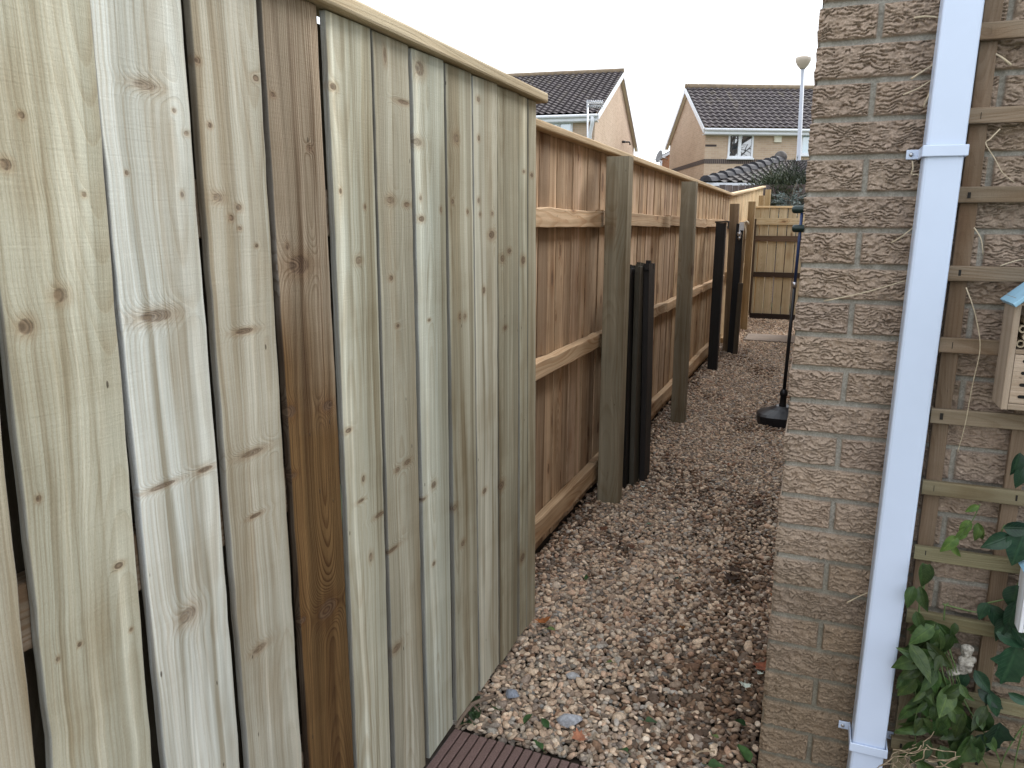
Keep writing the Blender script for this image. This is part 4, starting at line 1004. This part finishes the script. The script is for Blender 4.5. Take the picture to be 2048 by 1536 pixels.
for k in range(14):
    a = k*2.4; mb.tube([(-.27, 16, .7+k*.05), (-.27+.5*math.cos(a), 16+.5*math.sin(a), 1.3+k*.06), (-.27+.85*math.cos(a), 16+.8*math.sin(a), 1.6+k*.07)], [.03, .02, .008], 6)
mb.build('trunk', M_twig, bush)
con = thing('blue_conifer', 'blue grey conifer with drooping sprays in front of the dark bush', 'conifer', (-.3, 14.6, 0))
mb = MB(); mb.tube([(-.56, 14.7, 0), (-.56, 14.7, 1.9)], [.05, .02], 8); V_ = []
mbn = MB()
for k in range(120):
    t = random.random(); z = 1.15 + t*.85; a = random.random()*6.28; R_ = (.62-.30*t)*random.uniform(.5, 1.05)
    p0 = Vector((-.56, 14.7, z-.15)); p2 = p0 + Vector((math.cos(a)*R_, math.sin(a)*R_*.8, .10+random.uniform(-.08, .16))); p1 = p0.lerp(p2, .5)+Vector((0, 0, .06))
    if k < 60: mb.tube([p0, p1, p2], [.008, .005, .003], 5)
    for q in range(34):
        s_ = q/34; c = p0.lerp(p1, s_*2) if s_ < .5 else p1.lerp(p2, s_*2-1)
        d = (p2-p0).normalized() + Vector((random.gauss(0, .7), random.gauss(0, .7), random.gauss(0, .6))); d.normalize()
        sd_ = d.orthogonal().normalized()*.0055; L = random.uniform(.035, .07); cc = random.choice([(.10, .14, .14), (.14, .18, .175), (.07, .105, .10), (.18, .215, .20)])
        mbn.add([c-sd_*.6, c+d*L*.5-sd_, c+d*L, c+d*L*.5+sd_], [(0, 1, 2, 3)], tint=cc)
lead = [(-.56, 14.7, 1.9), (-.52, 14.68, 2.05), (-.46, 14.66, 2.22)]; mb.tube(lead, [.008, .006, .004], 5)
for q in range(60):
    t = q/60; c = Vector(lead[0]).lerp(Vector(lead[2]), t); d = Vector((random.gauss(.3, .6), random.gauss(0, .6), random.gauss(.7, .4))).normalized(); sd_ = d.orthogonal().normalized()*.005
    mbn.add([c-sd_*.6, c+d*.02-sd_, c+d*.045, c+d*.02+sd_], [(0, 1, 2, 3)], tint=(.16, .19, .17))
mb.build('trunk', M_twig, con); mbn.build('foliage', M_need, con)

# ------------------------------------------------------------------ climbing plants on the trellis
YP = 1.735
def wallpt(px, py, y=YP): return gy(px, py, y)
cp = thing('climbing_plant', 'leafy green climber hanging in a clump over the lower trellis', 'climbing plant', wallpt(1880, 1500))
fol = MB(); stm = MB()
def put_leaf(mb, px, py, Lpx, ang, y=None, W=.55, tint=(1, 1, 1), curl=.5, shape='ovate', out=.35, roll=None, serr=0.):
    """a leaf whose stalk end is at (px, py), pointing 'ang' degrees (0 = right, -90 = down) and hanging off the wall"""
    y = YP - random.uniform(0, .05) if y is None else y
    b = gy(px, py, y); m = y/F*1.12; L = Lpx*m
    d = Vector((math.cos(math.radians(ang)), -out*random.uniform(.4, 1.2), math.sin(math.radians(ang))))
    nrm = Vector((random.gauss(0, .35), -1, random.gauss(.35, .3)))
    mb.leaf(b, d, nrm, L, L*W, curl, random.uniform(.1, .35), tint, random.uniform(.0, .03), shape=shape, serr=serr)
def in_poly(x, y, P):
    c = False; j = len(P)-1
    for i in range(len(P)):
        if (P[i][1] > y) != (P[j][1] > y) and x < (P[j][0]-P[i][0])*(y-P[i][1])/(P[j][1]-P[i][1])+P[i][0]: c = not c
        j = i
    return c
clump = [(1818, 1290), (1872, 1248), (1890, 1290), (1905, 1345), (1930, 1390), (1975, 1420), (1985, 1460), (1960, 1490), (1900, 1500), (1880, 1536), (1850, 1536), (1838, 1470), (1822, 1420), (1806, 1370)]
n = 0; STRANDS = []
while n < 34:
    px, py = random.uniform(1800, 1990), random.uniform(1245, 1536)
    if not in_poly(px, py, clump) or (1885 < px < 1955 and py < 1385): continue
    g = random.choice([.65, .8, 1., 1.15, 1.4]); yl_ = random.uniform(.9, 1.2)
    put_leaf(fol, px, py-14, random.choice([26, 34, 42, 50, 58, 66])*random.uniform(.85, 1.15), random.gauss(-92, 36), None, random.choice([.32, .4, .48, .56]), (g*yl_, g, g*.85), random.uniform(-.3, 1.5), random.choice(['ovate', 'ovate', 'lance']), random.uniform(.1, .7)); n += 1
for k in range(11):                                         # hanging strands with paired leaves
    x0, y0 = random.uniform(1828, 1905), random.uniform(1245, 1340); ln = random.uniform(110, 230); pts = []; dx = random.uniform(-.12, .38); q = 0; px, py = x0, y0
    while q < ln and py < 1536:
        pts.append((px, py)); 
        if random.random() < .85:
            g = random.choice([.7, .85, 1., 1.2, 1.5]); sz = random.choice([30, 38, 46, 54, 60])*random.uniform(.85, 1.1)
            for sg in (-1, 1):
                if random.random() < .8 and not (1880 < px < 1960 and 1240 < py < 1365): put_leaf(fol, px, py, sz, -90+sg*random.uniform(8, 60), None, random.choice([.36, .44, .52]), (g*random.uniform(.95, 1.25), g, g*.8), random.uniform(.2, 1.4), random.choice(['ovate', 'ovate', 'lance']), random.uniform(.1, .6))
        st_ = random.uniform(20, 34); q += st_; px += dx*st_ + random.uniform(-5, 5); py += st_
    if len(pts) > 2: STRANDS.append(pts)
for (px, py, L, a, g) in ((1845, 1125, 46, -80, .8), (1860, 1128, 44, -100, .7), (1828, 1172, 42, -105, 1.1), (1840, 1172, 46, -75, .8), (1832, 1222, 40, -70, 1.), (1868, 1252, 55, -140, 1.4), (1880, 1258, 46, -100, 1.2), (1850, 1310, 62, -150, 1.2),
                          (1905, 1268, 40, -110, .7), (1910, 1245, 30, -95, .7), (1880, 1320, 70, 170, 1.3), (1945, 1470, 66, -110, 1.25), (1968, 1465, 40, -50, 1.2), (1925, 1500, 40, -120, .9), (1880, 1490, 66, -60, 1.), (1860, 1480, 60, -120, .8), (1965, 1502, 44, -150, 1.5)):
    put_leaf(fol, px, py, L, a, YP-.035, .5, (g*1.05, g, g*.85), .6)
def vine(mb, pts, r=.0016, y=YP-.004, tint=(1, 1, 1)):
    P_ = [gy(px, py, y - (0 if i in (0, len(pts)-1) else random.uniform(0, .012))) for i, (px, py) in enumerate(pts)]
    # smooth the polyline
    Q = []
    for i in range(len(P_)-1):
        a, b, c, d = P_[max(i-1, 0)], P_[i], P_[i+1], P_[min(i+2, len(P_)-1)]
        for k in range(5):
            t = k/5; Q.append(.5*((2*b)+(c-a)*t+(2*a-5*b+4*c-d)*t*t+(3*b-a-3*c+d)*t**3))
    Q.append(P_[-1]); mb.tube(Q, [r*(1-.4*i/len(Q)) for i in range(len(Q))], 6)
for pts in ([(1880, 1256), (1872, 1300), (1878, 1360), (1890, 1430), (1898, 1480), (1905, 1536)], [(1890, 1420), (1896, 1460), (1900, 1500), (1900, 1536)], [(1852, 1128), (1848, 1170), (1838, 1220), (1850, 1280), (1868, 1330), (1880, 1400)],
            [(1905, 1250), (1900, 1300), (1915, 1340), (1930, 1370)], [(1985, 1470), (1960, 1500), (1975, 1536)], [(1920, 1385), (1950, 1440), (1985, 1490), (2002, 1530)]):
    vine(stm, pts, .0022)
for pts in STRANDS: vine(stm, pts, .0015, YP-.02)
fol.build('foliage', M_leaf, cp); stm.build('stem', M_stem, cp)
sh = thing('young_climber_shoot', 'bright green young shoot with twisted leaves above a mossy slat', 'climbing plant', wallpt(1930, 1030))
fol = MB(); stm = MB()
for (px, py, L, a, g) in ((1958, 1012, 24, -150, 2.3), (1940, 1040, 36, -115, 2.0), (1955, 1045, 34, -75, 1.7), (1935, 1055, 34, -120, 2.2), (1915, 1072, 40, -130, 2.2), (1905, 1090, 24, -60, 2.4), (1960, 1050, 30, -100, 1.6)):
    put_leaf(fol, px, py, L, a, 1.73, .5, (g*1.15, g, g*.7), .8)
vine(stm, [(1960, 1008), (1948, 1035), (1932, 1058), (1908, 1088)], .0012); fol.build('foliage', M_leaf, sh); stm.build('stem', M_stem, sh)
iv = thing('dark_leaved_climber', 'large dark bluish green leaves on thin stalks at the right trellis uprights', 'climbing plant', wallpt(2020, 1200))
fol = MB(); stm = MB()
for (px, py, L, a, W, g, shp) in ((2006, 1055, 48, 8, .55, .75, 'ovate'), (2022, 1072, 48, -150, .62, 1.1, 'ovate'), (2048, 1062, 62, -100, .7, 1.2, 'ovate'), (2035, 1170, 46, -95, .85, .9, 'ovate'), (2034, 1200, 60, -100, .5, 1., 'ovate'), (1978, 1208, 64, -55, .45, .8, 'ovate'),
                             (1975, 1205, 34, -110, .6, 1.1, 'ovate'), (2010, 1232, 50, -100, .4, .7, 'ovate'), (1990, 1262, 66, -8, .5, 1.25, 'ovate'), (2020, 1250, 60, -40, .5, 1., 'ovate'), (2036, 1288, 82, -100, .72, 1.35, 'lobed'), (1935, 1345, 40, -110, .5, .9, 'ovate'), (1948, 1340, 46, -50, .5, 1.1, 'ovate'),
                             (1955, 1378, 50, -30, .5, .6, 'ovate'), (1978, 1385, 44, -65, .55, 1.2, 'ovate'), (2016, 1385, 46, -15, .4, 1.5, 'ovate'), (2000, 1445, 60, -100, .8, .5, 'lobed'), (2040, 905, 40, -100, .6, .8, 'ovate'), (2046, 935, 36, -100, .6, .9, 'ovate'), (1988, 1478, 46, -160, .5, 1., 'ovate')):
    put_leaf(fol, px, py, L, a, YP-.03 if px > 1985 else YP-.015, W, (g, g, g*1.05), .35, 'lobed' if shp == 'lobed' else 'ovate', .2)
for pts in ([(1975, 1206), (1995, 1202), (2020, 1196), (2036, 1192)], [(2034, 1288), (2040, 1275), (2048, 1268)], [(2036, 1166), (2036, 1200), (2030, 1235)], [(2048, 1450), (2030, 1475), (2010, 1510), (2000, 1536)], [(2045, 1462), (2035, 1500), (2028, 1536)], [(1885, 1208), (1915, 1216), (1950, 1224), (1972, 1222)], [(1888, 1240), (1889, 1222), (1890, 1212), (1897, 1206)], [(2010, 1050), (2004, 1060), (2000, 1075)]):
    stm = MB(); vine(stm, pts, .0018, YP-.01); stm.build('stem', M_stem, iv)
fol.build('foliage', M_leafdark, iv)
# tangle of dead stems at the foot
dt = thing('dead_stem_tangle', 'tangle of pale dead stems at the foot of the downpipe', 'dry plant', wallpt(1830, 1500))
stm = MB()
for k in range(26):
    px, py = random.uniform(1780, 1880), random.uniform(1478, 1536); P_ = []; a = random.uniform(-2.6, .4)
    for q in range(6): P_.append((px, py)); px += 14*math.cos(a); py -= 14*math.sin(a)*random.uniform(.2, 1); a += random.uniform(-.7, .7)
    vine(stm, P_, random.uniform(.0008, .0015), 1.72 - random.uniform(0, .05))
stm.build('stem', M_straw, dt)

# dry stems and tendrils clinging to the wall
DRY = [([(1828, 36), (1848, 33), (1868, 34), (1882, 36)], 'dry brown stub sticking out from the downpipe near the top'),
       ([(1822, 158), (1845, 143), (1866, 130)], 'straight dry stem below the topmost stub, left of the downpipe'),
       ([(1806, 190), (1838, 176), (1866, 158)], 'long faint tendril on the second full brick from the top'),
       ([(1848, 214), (1855, 196), (1862, 180), (1866, 170)], 'short upright dry stem close to the downpipe above its clip'),
       ([(1825, 322), (1826, 338), (1823, 348), (1836, 350), (1842, 362)], 'curly dry tendril hanging below the upper pipe clip'),
       ([(1782, 486), (1805, 472), (1830, 452)], 'thin dry stem beside the downpipe, between clip and long straw'),
       ([(1648, 602), (1700, 592), (1755, 578), (1815, 560)], 'longest pale straw lying across the bricks left of the downpipe'),
       ([(1694, 1205), (1720, 1192), (1740, 1184)], 'thin grey straw low on the wall beside the downpipe'),
       ([(2022, 130), (2005, 116), (1992, 108)], 'dry twig between the top two trellis slats'),
       ([(2000, 258), (1980, 278), (1972, 288), (1990, 318), (2005, 345), (2030, 366)], 'forked dry tendril behind the second trellis gap'),
       ([(1948, 455), (1962, 478), (1966, 510)], 'dry tendril in the gap above the fourth trellis slat'),
       ([(2000, 532), (2030, 522), (2052, 518)], 'straw resting on top of the fourth trellis slat'),
       ([(1932, 575), (1945, 610), (1955, 650), (1960, 700), (1945, 770), (1930, 850), (1915, 905)], 'long thin vine stem running down through the middle trellis gaps')]
for pts, lab in DRY:
    mb = MB(); yb = YW-.019 if pts[0][0] < 1900 else 1.745
    vine(mb, pts, (.0016 if pts[0][0] < 1900 else .0012) if 'straw' in lab or 'tendril' in lab or 'vine' in lab else .0023, yb); tag(mb.build('dry_stem', M_strawpale), lab, 'dry stem', 'dry climber stems on the wall')

# small ornament among the leaves
fc = gy(1925, 1322, 1.725)
fg = MB(); U_ = .001
def el(x, y, z, rx, ry, rz, t=(.42, .39, .34)): fg.ball((fc.x+x*U_, fc.y-y*U_, fc.z+z*U_), (rx*U_, ry*U_, rz*U_), 9, t)
el(4, 4, 27, 12, 12, 13); el(4, 8, 34, 13, 11, 9); el(0, 16, 26, 3, 4, 4); el(9, 15, 28, 2.5, 3, 3); el(2, 16, 21, 5, 3, 2.5)
el(6, 2, 4, 14, 11, 16); el(18, 6, 10, 6, 7, 7); el(-6, 8, 6, 5, 7, 9); el(10, 12, 0, 10, 5, 5); el(0, 0, -18, 15, 12, 12); el(-12, 8, -24, 10, 8, 7); el(12, 10, -10, 6, 6, 10); el(-2, 10, -10, 6, 6, 10); el(-20, 6, -30, 9, 7, 5)
fo = fg.build('garden_ornament', M_figure); md = fo.modifiers.new('merge', 'REMESH'); md.mode = 'VOXEL'; md.voxel_size = .0018; md.use_smooth_shade = True
me = fo.data; 
tag(fo, 'small weathered whitish figurine sitting among the leaves on the trellis', 'ornament')
M_fig2 = simple('weathered_white_resin', (.36, .335, .29), .85, .6, 170., .2, .9); me.materials.clear(); me.materials.append(M_fig2)

# ------------------------------------------------------------------ small things lying on the gravel
def ground_leaf(px, py, kind, L, col, lab, grp='leaves fallen on the gravel', name='fallen_leaf'):
    L *= .85 if col[1] > col[0] else 1.
    p = gz(px, py, .030); a = random.random()*6.28; mb = MB()
    d = Vector((math.cos(a), math.sin(a), random.uniform(.0, .35))); nn = Vector((random.gauss(0, .2), random.gauss(0, .2), 1))
    if kind == 'maple':                                    # five-lobed blade with a curl
        d.normalize(); sd_ = d.cross(nn).normalized(); out_ = [(0,.02),(.10,.16),(-.02,.42),(.22,.30),(.30,.62),(.50,.36),(.62,.50),(.72,.22),(1,.0)]
        out2 = out_ + [(t, -w_) for t, w_ in reversed(out_[1:-1])] ; vs = [p + d*(L*.45)]
        for t, w_ in out2: vs.append(p + d*(L*t) + sd_*(L*w_*.95) + Vector((0, 0, L*(.22*w_*w_*4*random.uniform(.3, 1) + .12*(t-.5)**2))))
        m = len(out2); mb.add(vs, [(0, 1+i, 1+(i+1) % m) for i in range(m)], None, (0, 0, 0), col, False)
    else:
        mb.leaf(p, d, nn, L, L*random.uniform(.45, .75), random.uniform(-1.2, 1.2), random.uniform(.1, .5), col, .04)
    mb.tube([p, p-d*L*.35+Vector((0, 0, .003))], .0009, 5, col)
    return tag(mb.build(name, M_fallen), lab, 'leaf', grp)
OR, BR, RD, GR, YG_ = (.36, .13, .04), (.12, .055, .03), (.24, .075, .035), (.045, .10, .03), (.14, .19, .06)
GL = [(1085, 1237, 'maple', .055, OR, 'orange brown curled leaf at the end of the pale fence'), (1366, 1258, 'ovate', .045, (.42, .2, .07), 'small orange leaf lying alone in mid gravel'),
      (1170, 1472, 'maple', .045, (.38, .16, .09), 'pinkish orange leaf next to the large grey stone'), (1446, 928, 'maple', .06, RD, 'reddish brown leaf by the wall halfway up the path'),
      (1530, 1420, 'ovate', .05, OR, 'orange leaf against the foot of the brick corner'), (1548, 1198, 'ovate', .06, OR, 'rust coloured leaf edging the brick corner, above the dark patch'), (1520, 1325, 'maple', .06, RD, 'curled russet leaf in the dark patch by the wall'),
      (1098, 1455, 'ovate', .045, GR, 'green leaf between the twig and the grey stone'), (1048, 1448, 'ovate', .045, GR, 'green leaf just above the deck board'), (998, 1420, 'ovate', .05, GR, 'small green leaf beside the twig tip'),
      (1492, 1450, 'ovate', .05, (.03, .07, .025), 'dark green leaf by the brick corner near the bottom'), (1415, 1530, 'ovate', .05, GR, 'green leaf at the bottom centre of the gravel'), (1500, 1525, 'ovate', .065, (.06, .13, .035), 'largest bright green leaf at the bottom by the wall'),
      (1226, 1325, 'ovate', .03, YG_, 'tiny yellow green leaf in mid gravel above the grey stone'), (1095, 1258, 'ovate', .035, YG_, 'small green sprout beside the pale fence end'), (1360, 1158, 'ovate', .035, (.05, .08, .06), 'grey green leaf in the upper middle of the gravel'),
      (1345, 1235, 'ovate', .03, (.03, .05, .035), 'little dark green leaf left of the small orange leaf'), (1302, 1048, 'ovate', .035, (.16, .22, .15), 'pale green leaf on the gravel near the first brown post'), (1172, 1160, 'ovate', .035, GR, 'small green leaf by the brown fence foot'),
      (1290, 1442, 'ovate', .04, (.05, .09, .04), 'dull green leaf right of the large grey stone'), (1255, 1505, 'ovate', .04, GR, 'green leaf between deck board and wall at the bottom'), (1085, 1500, 'ovate', .05, GR, 'green leaf at the ribbed deck edge'), (1425, 1470, 'ovate', .04, YG_, 'yellowish green leaf in the lower right gravel'),
      (1205, 1062, 'maple', .045, BR, 'dark brown leaf near the first brown post'), (1175, 1085, 'maple', .05, BR, 'brown curled leaf at the brown fence foot'), (1150, 1108, 'maple', .05, (.18, .08, .04), 'reddish brown leaf in the fence foot litter'), (1265, 1098, 'maple', .04, BR, 'deep brown leaf beside the litter patch'),
      (1488, 1145, 'maple', .08, (.06, .035, .022), 'large blackish curled leaf right of mid path'), (1470, 1152, 'maple', .06, (.05, .03, .02), 'blackish curled leaf beside the larger one'), (1328, 912, 'maple', .05, BR, 'brown leaf lying before the old boards'), (1520, 1010, 'maple', .05, (.10, .05, .03), 'brown leaf close to the wall above the dark patch'), (1535, 645, 'maple', .12, (.05, .03, .02), 'black curled leaf before the end gate'), (1565, 686, 'maple', .10, (.06, .03, .02), 'dark brown leaf lying on the paving slab')]
for a in GL: ground_leaf(*a)
for (px, py, L, lab) in ((1490, 1366, .042, 'mint white torn scrap on the dark gravel patch'), (1524, 1346, .025, 'small bright white scrap beside the brick corner'), (1284, 972, .03, 'white scrap at the foot of the old boards')):
    ground_leaf(px, py, 'maple', L, (.62, .70, .62), lab, 'white scraps on the gravel', 'paper_scrap')['category'] = 'scrap'
def stone(px, py, r, col, lab):
    p = gz(px, py, .02); v, f = ico(3); v = v.copy()
    for k in range(10):
        dd = np.random.RandomState(int(px)+k).normal(0, 1, 3); dd /= np.linalg.norm(dd); c = np.random.RandomState(int(py)+k).uniform(.55, .85); q = np.maximum(v@dd-c, 0); v = v - q[:, None]*dd
    v = v*np.array([r*1.25, r*.8, r*.62]); mb = MB(); mb.add([tuple(np.array(p)+x) for x in v], [tuple(x) for x in f], None, (0, 0, 0), col, True)
    tag(mb.build('stone', M_stone), lab, 'stone')
stone(1140, 1440, .034, (.40, .415, .45), 'large pale grey angular stone lying on the gravel above the deck board'); stone(1024, 1388, .022, (.27, .30, .36), 'blue grey stone near the foot of the pale fence'); stone(1147, 1352, .02, (.42, .42, .43), 'upright light grey stone in mid gravel')
mb = MB(); tw = [gz(px, py, z) for px, py, z in ((912, 1456, .03), (925, 1432, .04), (945, 1408, .045), (965, 1399, .045), (985, 1394, .04), (996, 1390, .038))]
mb.tube(tw, [.005, .006, .006, .0055, .005, .003], 8); mb.tube([tw[2], gz(960, 1425, .03), gz(975, 1432, .03)], [.004, .003, .002], 6); tag(mb.build('twig', M_twig), 'bent grey twig lying along the foot of the pale fence', 'twig')
mb = MB(); P_ = [gz(px, py, .035) for px, py in ((1390, 1509), (1400, 1503), (1415, 1502), (1430, 1503), (1428, 1506))]; mb.tube(P_, .0025, 6); tag(mb.build('dry_stem', M_straw), 'pale bent straw on the gravel at the bottom right', 'dry stem', 'straws on the gravel')
# small weeds at the fence foot
wd_ = thing('weed', 'low green weed growing at the foot of the pale fence by the deck', 'weed', gz(935, 1440, 0)); fol = MB()
for k in range(22):
    p = gz(random.uniform(918, 955), random.uniform(1405, 1450), .02); a = random.random()*6.28
    fol.leaf(p, (math.cos(a), math.sin(a), random.uniform(.3, 1.2)), (random.gauss(0, .4), random.gauss(0, .4), 1), random.uniform(.022, .045), random.uniform(.014, .022), .6, .2, (random.uniform(.6, 1.2),)*3)
fol.build('foliage', M_leaf, wd_)

# leafless tree behind the brick house; its branches show in the far window's glass
wa, wz = on_wall(LR, 1481, 291); wc_ = LR(wa, 0, wz); wn = (LR(0, -1, 0)-LR(0, 0, 0)).normalized(); wd0 = (wc_ - Vector((0, 0, EYE))).normalized()
rf_ = wd0 - wn*(2*wd0.dot(wn)); hit = wc_ + rf_*24; TB = Vector((hit.x, hit.y, -.1))
bt_ = thing('bare_tree', 'leafless tree whose branches reflect in the far house window', 'tree', TB)
mb = MB(); mbb = MB(); tr = random.Random(5)
def grow(p, d, L, r, lev, out_):
    pts = [p]; q = p.copy(); dd = d.copy()
    for k in range(4):
        dd = (dd + Vector((tr.gauss(0, .16), tr.gauss(0, .16), tr.gauss(.04, .1)))).normalized(); q = q + dd*(L/4); pts.append(q.copy())
    out_.tube(pts, [r*(1-.14*k) for k in range(5)], 6 if lev < 3 else 4)
    if lev >= 5: return
    for k in range(4 if lev < 3 else 3):
        a = Vector((tr.gauss(0, 1), tr.gauss(0, 1), tr.gauss(.2, .6))); a = (a - dd*a.dot(dd)).normalized()
        grow(pts[2+k % 3] if lev else pts[4], (dd*.75 + a*tr.uniform(.5, .9)).normalized(), L*tr.uniform(.62, .82), r*.64, lev+1, mbb)
grow(TB, Vector((.06, .02, 1)), 4.4, .34, 0, mb)
mb.build('trunk', M_twig, bt_); mbb.build('branches', M_twig, bt_)
